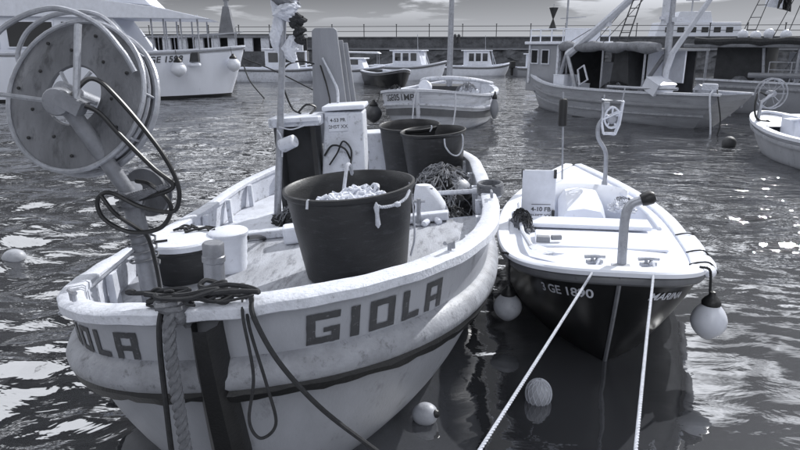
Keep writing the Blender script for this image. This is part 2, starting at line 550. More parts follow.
# ------------------------------------------------------------------ water
def build_water():
    def axis(a, fine0, fine1, st, b, growth):
        pos = [fine0]
        while pos[-1] < fine1: pos.append(pos[-1] + st)
        d = st
        while pos[-1] < b:
            d *= growth; pos.append(pos[-1] + d)
        neg = []
        x = fine0; d = st
        while x > a:
            d *= growth; x -= d; neg.append(x)
        return np.array(list(reversed(neg)) + pos)
    X = axis(-900, -4.5, 4.2, 0.05, 900, 1.045)
    Y = axis(-60, 1.4, 8.0, 0.04, 1800, 1.024)
    gx, gy = np.meshgrid(X, Y)
    rg = np.random.default_rng(5)
    z = np.zeros_like(gx)
    # sheltered, smoother water between and in front of the moored boats
    calm = 1 - 0.80 * np.exp(-(((gx - 2.1) / 2.3) ** 2 + ((gy - 3.6) / 2.6) ** 2))
    calm *= 1 - 0.4 * np.exp(-(((gx - 5.0) / 2.2) ** 2 + ((gy - 3.8) / 2.2) ** 2))
    for i in range(46):
        lam = 0.28 * (9.0 ** rg.random()) 
        ang = R(90 + rg.normal(12, 32))
        k = 2 * math.pi / lam
        ph = rg.random() * 7
        amp = 0.0034 * lam ** 0.9 * (0.6 + 0.8 * rg.random())
        wx = gx + 0.25 * np.sin(gy * 0.9 + ph) + 0.12 * np.sin(gx * 1.7 + gy * .6 + 2 * ph)
        wy = gy + 0.22 * np.sin(gx * 0.8 + ph * 1.3) + 0.1 * np.sin(gy * 1.9 - gx * .7 + ph)
        fade = 1 / (1 + (np.maximum(0, gy - 8) / (14 * lam ** .5)) ** 3)
        z += amp * np.sin(k * (wx * math.cos(ang) + wy * math.sin(ang)) + ph) * fade
    z *= calm * (1 + 0.7 / (1 + np.exp((gx + 1.2) * 2.0)))
    nx, ny = len(X), len(Y)
    co = np.stack([gx, gy, z], -1).reshape(-1, 3).astype(np.float32)
    idx = np.arange(nx * ny).reshape(ny, nx)
    q = np.stack([idx[:-1, :-1], idx[:-1, 1:], idx[1:, 1:], idx[1:, :-1]], -1).reshape(-1, 4)
    me = bpy.data.meshes.new('water')
    me.vertices.add(len(co)); me.vertices.foreach_set('co', co.ravel())
    me.loops.add(q.size); me.loops.foreach_set('vertex_index', q.ravel().astype(np.int32))
    me.polygons.add(len(q))
    me.polygons.foreach_set('loop_start', (np.arange(len(q)) * 4).astype(np.int32))
    me.polygons.foreach_set('use_smooth', np.ones(len(q), dtype=bool))
    me.update(calc_edges=True)
    o = bpy.data.objects.new('water', me)
    COL.objects.link(o)
    o['kind'] = 'structure'
    m = bpy.data.materials.new('harbour_water')
    m.use_nodes = True
    t = m.node_tree
    b = t.nodes['Principled BSDF']
    b.inputs['Base Color'].default_value = g(0.045)
    b.inputs['Roughness'].default_value = 0.03
    b.inputs['IOR'].default_value = 2.7
    co_ = t.nodes.new('ShaderNodeTexCoord')
    # ripples: long in X, short in Y, dying out in the sheltered pocket between the boats
    def ripple(sc, dist, det=4, rot=0.12):
        mpn = t.nodes.new('ShaderNodeMapping')
        mpn.inputs['Scale'].default_value = sc
        mpn.inputs['Rotation'].default_value = (0, 0, rot)
        t.links.new(co_.outputs['Object'], mpn.inputs[0])
        n = t.nodes.new('ShaderNodeTexNoise')
        n.inputs['Scale'].default_value = 1
        n.inputs['Detail'].default_value = det
        n.inputs['Roughness'].default_value = 0.5
        n.inputs['Distortion'].default_value = 0.4
        t.links.new(mpn.outputs[0], n.inputs['Vector'])
        mu = t.nodes.new('ShaderNodeMath'); mu.operation = 'MULTIPLY'; mu.inputs[1].default_value = dist
        t.links.new(n.outputs['Fac'], mu.inputs[0])
        return mu
    r1 = ripple((0.55, 1.1, 1), 0.16, 3, 0.15)
    r2 = ripple((2.0, 3.8, 1), 0.052, 4, -0.1)
    ad = t.nodes.new('ShaderNodeMath'); ad.operation = 'ADD'
    t.links.new(r1.outputs[0], ad.inputs[0]); t.links.new(r2.outputs[0], ad.inputs[1])
    # less ripple close in among the boats (distance from a point between them)
    vd = t.nodes.new('ShaderNodeVectorMath'); vd.operation = 'DISTANCE'
    vd.inputs[1].default_value = (2.6, 3.4, 0)
    t.links.new(co_.outputs['Object'], vd.inputs[0])
    cm = t.nodes.new('ShaderNodeMapRange')
    cm.inputs['From Min'].default_value = 1.6; cm.inputs['From Max'].default_value = 7.0
    cm.inputs['To Min'].default_value = 0.10; cm.inputs['To Max'].default_value = 1.0
    t.links.new(vd.outputs['Value'], cm.inputs['Value'])
    mu = t.nodes.new('ShaderNodeMath'); mu.operation = 'MULTIPLY'
    t.links.new(ad.outputs[0], mu.inputs[0]); t.links.new(cm.outputs[0], mu.inputs[1])
    bp = t.nodes.new('ShaderNodeBump')
    bp.inputs['Strength'].default_value = 1.0
    bp.inputs['Distance'].default_value = 1.0
    t.links.new(mu.outputs[0], bp.inputs['Height'])
    t.links.new(bp.outputs[0], b.inputs['Normal'])
    me.materials.append(m)
build_water()

# quay the camera stands on (behind and below the frame)
q = part('quay', QUAYM, None, lambda b: b.box((0, -3.9, 0.0), (60, 10, 1.4)))
tag(q, kind='structure')

# ------------------------------------------------------------------ breakwater
BWY = 62.0
def breakwater():
    root = empty('breakwater', (0, BWY, 0), (0, 0, R(-8)), 'long dark stone breakwater wall with railing across the harbour', 'breakwater')
    # rough rubble face in three courses
    def face(b, z0, z1, y0, y1, nx, nz, amp, seed, x0=-90, x1=110):
        rows = []
        for j in range(nz + 1):
            f = j / nz
            r_ = []
            for i in range(nx + 1):
                x = x0 + (x1 - x0) * i / nx
                p = Vector((x * .9, seed, (z0 + (z1 - z0) * f) * 1.4))
                d = noise.noise(p) * amp + noise.noise(p * 2.7) * amp * .6
                r_.append((x, y0 + (y1 - y0) * f - d, z0 + (z1 - z0) * f))
            rows.append(r_)
        b.grid(rows)
    part('rubble_face', STONE, root, lambda b: face(b, -.5, 1.9, -1.0, .2, 500, 10, .45, 3))
    part('wall_face', STONE, root, lambda b: face(b, 1.9, 2.95, .55, .6, 500, 4, .05, 9))
    part('ledge', STONEL, root, lambda b: b.box((10, .35, 1.93), (200, .7, .16)))
    part('coping', STONE, root, lambda b: (b.box((10, 1.3, 2.98), (200, 1.6, .14))))
    part('wall_core', STONE, root, lambda b: b.box((10, 3, 1.4), (200, 4, 2.9)))
    rail = empty('breakwater_railing', (0, BWY, 0), (0, 0, R(-8)), 'thin dark iron railing along the top of the breakwater', 'railing')
    proto = part('post', RAILM, rail, lambda b: (b.box((0, 0, .55), (.07, .07, 1.1)), b.box((0, 0, 1.12), (.12, .12, .08))))
    proto.location = (-54, .75, 3.05)
    for i in range(1, 38):
        c_ = proto.copy(); COL.objects.link(c_); c_.location = (-54 + i * 3.15, .75, 3.05)
    for z in (3.55, 4.0):
        part('rail', RAILM, rail, lambda b: b.tube([(-56, .75, z), (66, .75, z)], .028, 5))
    for x in (5.25, 5.6):
        b = MB(); b.lathe([(.14, 0), (.15, .1), (.11, .3), (.13, .55), (.16, .68), (.10, .8), (.02, .84)], (0, 0, 0), 10)
        o = b.build('mooring_bollard', RAILM, None, True)
        a = R(-8)
        o.location = (x * math.cos(a) - .4 * math.sin(a) * -1, BWY + x * math.sin(a) + .0, 2.45)
        o.location.y -= .1
        tag(o, 'dark bollard of a close pair standing on the breakwater ledge', 'bollard', 'bollard pair on the breakwater')
breakwater()

# arcaded parapet building at the left end of the breakwater
def arcade():
    root = empty('arcade', (-22.5, 58.6, 0), (0, 0, R(-4)), 'low white arcade with dark openings on the breakwater beyond the ferry', 'building')
    part('base_wall', STONE, root, lambda b: b.box((3, 1.2, .75), (22, 2.0, 2.0)))
    part('back_wall', SHADOWIN, root, lambda b: b.box((3, 1.6, 2.5), (22, .2, 1.5)))
    part('parapet', STONEL, root, lambda b: b.box((3, .8, 3.02), (22.2, 1.5, .22)))
    p = part('pier', WHITE_WORN, root, lambda b: b.box((0, .4, 2.32), (.75, .3, 1.2)))
    p.location.x = -7.5
    for i in range(1, 15):
        c_ = p.copy(); COL.objects.link(c_); c_.location.x = -7.5 + i * 1.5
arcade()

def monument():
    root = empty('monument', (-16.9, 64.5, 2.9), (0, 0, 0), 'grey tapering monument with a spiky sculpted top behind the breakwater', 'monument')
    part('pedestal', STONEL, root, lambda b: b.box((0, 0, 1.5), (1.7, 1.5, 3.0), taper=.35), bevel=.05)
    def top(b):
        rr = random.Random(3)
        b.tube([(0, 0, 2.9), (.05, 0, 3.5)], .22, 8)
        for k in range(9):
            a = rr.uniform(-1.3, 1.3); l = rr.uniform(.5, 1.0)
            b.tube([(0, 0, 3.3), (math.sin(a) * l * .6, rr.uniform(-.2, .2), 3.5 + math.cos(a) * l * .5), (math.sin(a) * l * 1.2, rr.uniform(-.3, .3), 3.35 + math.cos(a) * l * .6)], [.12, .1, .03], 6, smooth=3)
    part('sculpture', GREYHULL2, root, top, True)
monument()

# ------------------------------------------------------------------ the boat GIOLA
SKEW = 0.062
GROT = (0, -0.06, -0.048)
GLOC = Vector((-0.72, 2.39, 0))
GM = Matrix.Translation(GLOC) @ Euler(GROT).to_matrix().to_4x4()
def gw(x, y, z):
    """point on the boat, in world metres"""
    return GM @ Vector((x, y, z))

class SkewHull(Hull):
    skew = 0.0
    shift = 0.0
    def P(s, side, u, v):
        r = Hull.P(s, side, u, v)
        if v <= 1:
            r.z += s.skew * side * s.G(u).x * (1 - v)
        r.x += s.shift * min(v, 1)
        return r

def giola():
    h = SkewHull(6.31, 1.419, .723, 4, 2.239, 1.247, .843, .936, .512, (.44, .25, 1.36, .62, 2.1, 1.7, .55), 3.0, -.35)
    h.skew = SKEW
    h.shift = -.13
    root = empty('fishing_boat', GLOC, GROT, 'pale grey wooden fishing boat lettered GIOLA with steel net reel on its bow', 'boat')
    vs = lambda u: .335 / h.z(u)
    # hull: bulwark above the strake, lower hull below it
    part('bulwark', HULLG, root, lambda b: h.skin(b, 0, .30, 5, 44), True)
    part('lower_hull', HULLLOW, root, lambda b: h.skin(b, .29, 1.6, 16, 44), True)
    prof = [(-.03, .085), (.025, .08), (.065, .05), (.09, .0), (.085, -.04), (.055, -.07), (-.03, -.075)]
    part('rubbing_strake', STRAKE, root, lambda b: h.sweep(b, vs, prof, 44), True)
    def edge(b):
        n0 = len(b.v)
        h.sweep(b, vs, [(-.03, -.066), (.064, -.056), (.072, -.080), (.048, -.122), (-.03, -.126)], 60)
        for i in range(n0, len(b.v)):       # frayed, uneven lower edge
            p = Vector(b.v[i])
            d = noise.noise(p * 9) * .016 + noise.noise(p * 25) * .008
            b.v[i] = (p.x, p.y, p.z + d)
    part('strake_lower_edge', BLACK, root, edge, True)
    def cap(b):
        n0 = len(b.v)
        h.sweep(b, lambda u: 0, [(-.075, -.012), (-.075, .022), (-.062, .032), (.035, .032), (.05, .02), (.05, -.022), (.035, -.032), (.0, -.032)], 60)
        for i in range(n0, len(b.v)):
            p = Vector(b.v[i])
            b.v[i] = tuple(p + Vector((noise.noise(p * 6), noise.noise(p * 6 + Vector((5, 0, 0))), noise.noise(p * 6 + Vector((0, 7, 0))))) * .008)
    part('cap_rail', CAPM, root, cap, True)
    # decks
    def skewed(b, n0):
        for i in range(n0, len(b.v)):
            x, y, z = b.v[i]; b.v[i] = (x, y, z + SKEW * x)
    FD, AD, YB = .78, .55, 2.72
    def d1(b):
        h.deck(b, lambda y: FD, .0, YB, .06, 30, 10)
    def d2(b):
        h.deck(b, lambda y: AD, YB, 6.26, .07, 20, 10)
    part('fore_deck', DECKM, root, d1)
    part('aft_deck', DECKW, root, d2)
    def bh(b):
        b.grid([[(x, YB, AD - .02 + SKEW * x) for x in (-1.3, 1.3)], [(x, YB, FD + .002 + SKEW * x) for x in (-1.3, 1.3)]])
    part('deck_step', WHITE_WORN, root, bh)
    def inn(b):
        h.inner(b, lambda y: (FD if y < YB else AD) - .03, .04, 6.28, .06, 70)
    part('inner_bulwark', WHITE_WORN, root, inn, True)
    # frames (ribs) along the inside of the bulwark
    for sd in (-1, 1):
        for k in range(7):
            y = 1.35 + k * .72
            p = h.G(y / h.L)
            x = sd * (p.x - .10)
            z0 = (FD if y < YB else AD)
            part('frame_rib', WHITE_WORN, root, lambda b: b.box((x, y, (z0 + p.z) / 2 + SKEW * x), (.05, .06, p.z - z0 - .02)))
    # dark deck boards joint
    part('deck_beam', WHITE_WORN, root, lambda b: b.box((-.1, YB - .03, FD + .035 - .0), (2.3, .10, .07), (0, -SKEW, 0)), bevel=.012)
    # stem
    def stem(b):
        rows = []
        for k in range(15):
            v = k / 11
            p = h.P(1, 0, v)
            wd = .055 + .03 * min(1, v * 1.5)
            rows.append([(p.x - wd, p.y + .12, p.z), (p.x - wd, p.y - .06, p.z - .04), (p.x - wd * .5, p.y - .115, p.z - .04), (p.x + wd * .5, p.y - .115, p.z - .04), (p.x + wd, p.y - .06, p.z - .04), (p.x + wd, p.y + .12, p.z)])
        b.grid(rows, close=True)
    part('stem', BLACK, root, stem, True)
    # name in block letters on both bows
    def table(side, zo):
        pts = []; L = 0; prev = None
        for i in range(400):
            u = (i / 399) ** 2.2 * .5
            p = h.P(side, u, zo / h.z(u))
            if prev is not None: L += (p - prev).length
            prev = p; pts.append((L, u))
        return pts
    tabs = {sd: table(sd, .19) for sd in (-1, 1)}
    def u_at(side, a):
        T = tabs[side]
        lo, hi = 0, len(T) - 1
        while hi - lo > 1:
            m_ = (lo + hi) // 2
            if T[m_][0] < a: lo = m_
            else: hi = m_
        f = (a - T[lo][0]) / max(1e-9, T[hi][0] - T[lo][0])
        return T[lo][1] + f * (T[hi][1] - T[lo][1])
    def surf(side, a, zo, off=.004):
        u = u_at(side, a)
        v = zo / h.z(u)
        p = h.P(side, u, v)
        u2 = u_at(side, a + .01)
        t1 = h.P(side, u2, v) - p
        t2 = h.P(side, u, v + .02) - p
        n = t1.cross(t2) * (-side)
        n.normalize()
        if n.x * side < 0 and abs(n.x) > .1: n = -n
        if abs(n.x) <= .1 and n.y > 0: n = -n
        return p + n * off
    STRK = {
        'G': (1.0, [(0, .26, 0, 1), (.26, 1, .78, 1), (.26, 1, 0, .22), (.74, 1, .22, .52), (.5, .74, .36, .52)]),
        'I': (.30, [(0, .30, 0, 1)]),
        'O': (.95, [(0, .26, 0, 1), (.69, .95, 0, 1), (.26, .69, .8, 1), (.26, .69, 0, .2)]),
        'L': (.80, [(0, .28, 0, 1), (.28, .80, 0, .22)]),
        'A': (.95, [(0, .26, 0, 1), (.69, .95, 0, 1), (.26, .69, .8, 1), (.26, .69, .32, .5)]),
    }
    def lettering(side, a0, a1, z_top, z_bot, mat, flip):
        tot = sum(STRK[c][0] for c in 'GIOLA') + .34 * 4
        k = (a1 - a0) / tot
        x = 0
        for c in 'GIOLA':
            wd, st = STRK[c]
            b = MB()
            for (xa, xb, ya, yb) in st:
                nx = max(2, int((xb - xa) * 10)); ny = max(1, int((yb - ya) * 5))
                rows = []
                for j in range(ny + 1):
                    yy = ya + (yb - ya) * j / ny
                    row = []
                    for i in range(nx + 1):
                        xx = x + xa + (xb - xa) * i / nx + (yy - .5) * .06
                        a = a0 + xx * k if not flip else a1 - xx * k
                        row.append(surf(side, a + .004 * noise.noise(Vector((a * 40, yy * 9, 1))), z_bot + (z_top - z_bot) * yy + .004 * noise.noise(Vector((a * 40, yy * 9, 5)))))
                    rows.append(row)
                b.grid(rows)
            b.build('letter', mat, root)
            x += wd + .34
    lettering(1, .40, 1.22, .085, .245, LETTER, False)
    lettering(-1, .36, 1.18, .09, .245, LETTER, True)
    # bow bitt
    part('bow_bitt', GALV, root, lambda b: b.lathe([(.055, 0), (.055, .30), (.062, .305), (.062, .335), (.057, .34), (.057, .40), (.05, .41), (.02, .412)], (-.275, .78, .90), 20, (0, .10, 0)), True)
    # small cleats on the cap rail
    for sd, u in ((-1, .05), (1, .11), (1, .40)):
        p = h.P(sd, u, 0) + Vector((0, 0, .045)); t_ = (h.P(sd, u + .01, 0) - h.P(sd, u, 0)).normalized() * .075
        part('cleat', STEEL, root, lambda b: (b.tube([p - t_ + Vector((0, 0, .045)), p + Vector((0, 0, .04)), p + t_ + Vector((0, 0, .045))], .011, 6), b.tube([p - t_ * .3, p - t_ * .3 + Vector((0, 0, .04))], .012, 6), b.tube([p + t_ * .3, p + t_ * .3 + Vector((0, 0, .04))], .012, 6)))

    # ---- net hauler: post, arm, big double reel, guards, hoses
    post = part('hauler_post', GALV, root, lambda b: (b.tube([(-.885, 1.32, .70), (-.885, 1.32, 1.0), (-.90, 1.32, 1.22), (-.915, 1.32, 1.52)], [.07, .066, .06, .056], 16), b.lathe([(.13, 0), (.13, .03), (.09, .035)], (-.885, 1.32, .71), 14)), True)
    part('post_stay', STEEL, post, lambda b: (b.tube([(-1.18, .80, .92), (-.93, 1.27, 1.13)], .012, 6)))
    part('arm', GALV, post, lambda b: (b.tube([(-.875, 1.26, 1.47), (-1.06, 1.14, 1.98), (-1.12, 1.10, 2.10)], [.047, .047, .045], 16), b.tube([(-.90, 1.29, 1.43), (-.87, 1.25, 1.53)], .07, 14)), True)
    part('hydraulic_motor', GALV, post, lambda b: (b.lathe([(.0, 0), (.07, .005), (.078, .02), (.078, .06), (.062, .065), (.062, .075), (.078, .08), (.078, .12), (.055, .13), (.045, .20), (.0, .21)], (-1.085, 1.02, 2.07), 18, (R(-90), 0, R(8))), b.box((-1.02, 1.07, 2.06), (.14, .1, .08), (0, .6, 0))), True)
    part('motor_bracket', STEEL, post, lambda b: (b.tube([(-.99, 1.05, 2.03), (-.95, 1.16, 2.47)], .02, 8), b.tube([(-1.09, 1.1, 2.06), (-1.64, 1.18, 2.15)], .014, 6)), True)
    # reel disc with an open centre
    RC = Vector((-1.145, 1.33, 2.085)); RR = .455
    rx = Euler((R(68), 0, R(-8)))
    rm = rx.to_matrix()
    def ring(r, off, n=48):
        return [RC + rm @ Vector((r * math.cos(2 * math.pi * k / n), r * math.sin(2 * math.pi * k / n), off)) for k in range(n)]
    def disc(b):
        b.grid([ring(.175, .0), ring(.185, .012), ring(.30, .03), ring(.44, .0), ring(.44, -.012), ring(.30, .016), ring(.185, -.006), ring(.175, .0)], close=True)
    dsc = part('reel_disc', REELM, root, disc, True)
    part('reel_rim', STEEL, dsc, lambda b: b.tube(ring(RR, .0), .015, 8, closed=True), True)
    part('reel_back_rim', STEEL, dsc, lambda b: (b.tube(ring(RR * .985, -.14), .022, 8, closed=True), b.tube(ring(RR * .95, -.08), .012, 6, closed=True)), True)
    def back(b):
        b.grid([ring(.10, -.20), ring(.30, -.21), ring(.43, -.20)], close=True)
        b.grid([ring(.10, -.215), ring(.30, -.225), ring(.43, -.215)], close=True)
    def web(b):
        for k in range(5):
            a = 2 * math.pi * k / 5 + .9
            q = Vector((math.cos(a), math.sin(a), 0))
            b.tube([RC + rm @ (q * .05 + Vector((0, 0, .02))), RC + rm @ (q * .17 + Vector((0, 0, .01)))], .012, 6)
        b.tube([RC + rm @ Vector((0, 0, -.21)), RC + rm @ Vector((0, 0, .12))], .05, 12)
    part('reel_hub', STEEL, dsc, web, True)
    bw_ = part('reel_back_disc', REELM, dsc, lambda b: b.grid([ring(.30, -.135), ring(.43, -.14)], close=True), True, thick=.008)
    for k in range(14):
        a = 2 * math.pi * k / 14 + .3
        rr = .27 if k % 2 else .37
        q = RC + rm @ Vector((rr * math.cos(a), rr * math.sin(a), .026))
        part('bolt', BLACK, dsc, lambda b: b.lathe([(.010, -.004), (.010, .005), (.005, .007)], q, 8, (R(90), 0, 0)))
    # cross spacers between the rims
    for k in range(10):
        a = 2 * math.pi * k / 10
        q = Vector((math.cos(a), math.sin(a), 0)) * RR * .97
        part('spacer', STEEL, dsc, lambda b: b.tube([RC + rm @ q, RC + rm @ (q + Vector((0, 0, -.14)))], .008, 6))
    part('guard_hoop', STEEL, root, lambda b: b.tube([(-1.70, 1.28, 2.02), (-1.63, 1.26, 2.26), (-1.45, 1.25, 2.475), (-1.14, 1.25, 2.57), (-.90, 1.25, 2.48), (-.78, 1.26, 2.32), (-.73, 1.27, 2.2)], .016, 8, smooth=8), True)
    part('guard_hoop', STEEL, root, lambda b: b.tube([(-1.55, 1.5, 2.25), (-1.54, 1.5, 2.36), (-1.43, 1.5, 2.49), (-1.23, 1.5, 2.56), (-.99, 1.5, 2.53), (-.83, 1.5, 2.34), (-.76, 1.5, 2.2)], .015, 8, smooth=8), True)
    # second sheave on the post
    sh = part('lower_sheave', REELM, root, lambda b: b.lathe([(.0, -.02), (.14, -.02), (.155, -.03), (.16, -.015), (.12, .0), (.16, .015), (.155, .03), (.14, .02), (0, .02)], (-.86, 1.45, 1.46), 26, (R(90), 0, R(-12))), True)
    # hydraulic hoses
    part('hydraulic_hose', HOSE, root, lambda b: b.tube([(-1.02, 1.06, 2.09), (-.91, 1.12, 2.18), (-.79, 1.14, 2.06), (-.605, 1.15, 1.76), (-.533, 1.15, 1.55), (-.565, 1.15, 1.41), (-.66, 1.15, 1.40), (-.78, 1.13, 1.445), (-.94, 1.14, 1.53), (-1.03, 1.15, 1.485), (-1.01, 1.15, 1.37), (-.87, 1.16, 1.28), (-.68, 1.16, 1.30), (-.60, 1.16, 1.43), (-.69, 1.15, 1.56), (-.80, 1.2, 1.58)], .0135, 8, smooth=8), True)
    part('hydraulic_hose', HOSE, root, lambda b: b.tube([(-1.0, 1.06, 2.06), (-.90, 1.10, 2.0), (-.80, 1.11, 1.86), (-.66, 1.13, 1.67), (-.56, 1.15, 1.55), (-.68, 1.15, 1.50), (-.80, 1.2, 1.47)], .0135, 8, smooth=8), True)
    part('hydraulic_hose', HOSE, root, lambda b: b.tube([(-1.0, 1.14, 1.52), (-.93, 1.14, 1.40), (-.84, 1.18, 1.30), (-.80, 1.22, 1.22), (-.79, 1.24, 1.0), (-.80, 1.25, .75)], .0125, 8, smooth=8), True)
    part('hose_binding', ROPEG, root, lambda b: [twisted(b, [(-.93 + .02 * k, 1.22, 1.44 + .02 * k), (-.84, 1.17, 1.47 + .015 * k), (-.74, 1.16, 1.50 + .012 * k), (-.60, 1.14, 1.555)], .014, pitch=.05) for k in range(3)], True)
    part('post_lashing', ROPEG, root, lambda b: [b.tube([(-.895 + .088 * math.cos(q * .7), 1.32 + .088 * math.sin(q * .7), 1.02 + .006 * q) for q in range(0, 40)], .007, 5), b.tube([(-.91 + .08 * math.cos(q * .7), 1.30 + .08 * math.sin(q * .7), 1.38 + .004 * q) for q in range(0, 34)], .009, 5)])

    # ---- engine shelter amidships: dark recess with pale top and sides
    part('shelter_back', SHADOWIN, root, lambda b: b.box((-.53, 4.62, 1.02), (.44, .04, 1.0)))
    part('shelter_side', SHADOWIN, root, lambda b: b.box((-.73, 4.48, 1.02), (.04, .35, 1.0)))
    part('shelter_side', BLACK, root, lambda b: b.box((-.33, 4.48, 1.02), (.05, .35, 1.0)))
    part('shelter_top', WHITE_WORN, root, lambda b: b.box((-.51, 4.5, 1.55), (.56, .5, .10)), bevel=.015)
    part('shelter_lip', WHITE_WORN, root, lambda b: b.box((-.47, 4.26, 1.575), (.46, .10, .05)), bevel=.01)
    # control console
    def cons(b):
        b.prism([(-.36, .50), (.17, .50), (.20, 1.60), (-.215, 1.62)], 4.45, 4.85)
    con = part('console', WHITE_WORN, root, cons, bevel=.02)
    part('console_top', WHITE, root, lambda b: b.box((-.005, 4.64, 1.655), (.46, .46, .05)), bevel=.015)
    plate = part('plate', PLATEM, con, lambda b: b.box((-.075, 4.443, 1.49), (.21, .01, .17)), bevel=.003)
    text_mesh('4-53 PR', .052, lambda x, y: Vector((-.075 + x, 4.436, 1.525 + y)), 'plate_lettering', LETTER, con, .02)
    text_mesh('2HST XX', .052, lambda x, y: Vector((-.075 + x, 4.436, 1.455 + y)), 'plate_lettering', LETTERG, con, .02)
    part('console_cable', HOSE, con, lambda b: (b.tube([(-.25, 4.42, 1.15), (-.15, 4.40, 1.26), (-.02, 4.40, 1.22), (.03, 4.42, 1.10)], .012, 6, smooth=6), b.tube([(-.2, 4.40, 1.05), (-.10, 4.38, 1.18), (-.03, 4.40, 1.30), (.05, 4.40, 1.2), (.02, 4.42, 1.0)], .010, 6, smooth=6)), True)
    part('stern_box', WHITE_WORN, root, lambda b: b.box((.08, 5.85, .88), (.50, .4, .66)), bevel=.02)
    # tall boards stood upright
    part('tall_board', WOODG, root, lambda b: b.prism([(-.47, 1.2), (-.02, 1.2), (-.085, 2.47), (-.12, 2.50), (-.33, 2.51), (-.37, 2.48)], 5.0, 5.05), bevel=.01)
    part('tall_board', SHADEWOOD, root, lambda b: b.prism([(-.06, 1.2), (.02, 1.2), (-.04, 2.36), (-.12, 2.36)], 5.10, 5.14), bevel=.008)
    part('tall_board', WOODG, root, lambda b: b.prism([(.0, 1.2), (.08, 1.2), (.0, 2.33), (-.06, 2.33)], 5.18, 5.22), bevel=.008)
    part('control_cable', ROPEW, root, lambda b: (b.tube([(-.27, 4.97, 2.18), (-.18, 4.95, 1.97), (-.12, 4.9, 1.82), (-.11, 4.8, 1.68)], [.012] * 6 + [.016] * 30, 6, smooth=8)), True)
    part('control_cable', HOSE, root, lambda b: b.tube([(-.30, 4.97, 2.10), (-.25, 4.95, 1.9), (-.22, 4.9, 1.75), (-.20, 4.8, 1.68)], .010, 6, smooth=8), True)
    part('cable_loop', HOSE, root, lambda b: (b.tube([(-.50, 4.6, 1.60), (-.60, 4.6, 1.68), (-.68, 4.62, 1.98), (-.62, 4.65, 2.12), (-.48, 4.7, 2.16), (-.36, 4.9, 2.12)], .010, 6, smooth=8), b.tube([(-.52, 4.55, 1.62), (-.42, 4.55, 1.70), (-.33, 4.6, 1.66), (-.38, 4.5, 1.60)], .012, 6, smooth=6)), True)
    # thin mast at the shelter's outer corner
    mast = part('mast', STEEL, root, lambda b: b.tube([(-.775, 4.12, .53), (-.586, 4.1, 1.80), (-.448, 4.1, 2.76), (-.38, 4.1, 3.35)], [.040, .036, .030, .024], 12), True)
    part('lamp_can', WHITE_WORN, mast, lambda b: (b.lathe([(.0, -.09), (.07, -.09), (.075, -.08), (.065, .08), (.05, .09), (0, .09)], (-.545, 4.05, 1.36), 16, (R(20), R(70), 0)), b.tube([(-.65, 4.1, 1.28), (-.58, 4.05, 1.31)], .014, 6)), True)
    part('mast_cable', ROPEW, mast, lambda b: (b.tube([(-.63, 4.07, 1.53), (-.5, 4.05, 1.50), (-.36, 4.1, 1.53)], .007, 5, smooth=6), b.tube([(-.65, 4.07, 1.50), (-.61, 4.05, 1.40), (-.63, 4.06, 1.22)], .009, 5, smooth=6)), True)
    # rolled-up flags and cloth lashed round the masthead
    def cloth(b, c, hgt, wd, seed):
        rows = []
        for j in range(19):
            f = j / 18
            row = []
            for k in range(22):
                a = 2 * math.pi * k / 22
                p = Vector((math.cos(a) * 1.6 + seed * 3.1, math.sin(a) * 1.6, f * 4))
                fold = 1 + .45 * noise.noise(p) + .25 * noise.noise(p * 2.6)
                r_ = wd * (.25 + .85 * math.sin(math.pi * min(1, f * .95 + .06)) ** .7) * fold
                sw = .35 * wd * math.sin(f * 5 + seed)
                row.append((c[0] + r_ * math.cos(a) + sw, c[1] + r_ * math.sin(a) * .8, c[2] - hgt * f))
            rows.append(row)
        b.grid(rows, close=True)
    part('furled_flag', SACK, mast, lambda b: (cloth(b, (-.52, 4.1, 2.9), .55, .05, 4), cloth(b, (-.40, 4.06, 2.74), .20, .11, 2)))
    part('furled_flag', NETG, mast, lambda b: cloth(b, (-.42, 4.08, 2.98), .34, .12, 9))
    part('furled_flag', NETD, mast, lambda b: (cloth(b, (-.35, 4.06, 2.64), .16, .075, 5), cloth(b, (-.33, 4.05, 2.52), .12, .055, 12), cloth(b, (-.31, 4.05, 2.42), .10, .05, 15)))
    part('furled_flag', SACK, mast, lambda b: (cloth(b, (-.55, 4.1, 2.62), .36, .055, 7), cloth(b, (-.42, 4.07, 2.42), .26, .06, 8)))
    return root, h
GI, GH = giola()

# ---- things standing on GIOLA
TILT = (0, -0.075, 0)
def tub(x, y, z, r, hgt, label, rz=0.0, group=None):
    root = empty('tub', gw(x, y, z), (TILT[0], TILT[1], rz), label, 'tub', group)
    def body(b):
        b.lathe([(r * .78, 0), (r * .80, .01), (r * .975, hgt - .04), (r * 1.0, hgt - .035), (r * 1.02, hgt - .02), (r * 1.02, hgt), (r * .985, hgt + .004), (r * .955, hgt - .01), (r * .93, hgt - .06), (r * .77, .03), (0.01, .03)], (0, 0, 0), 48)
    part('tub_body', RUBBER, root, body, True)
    return root

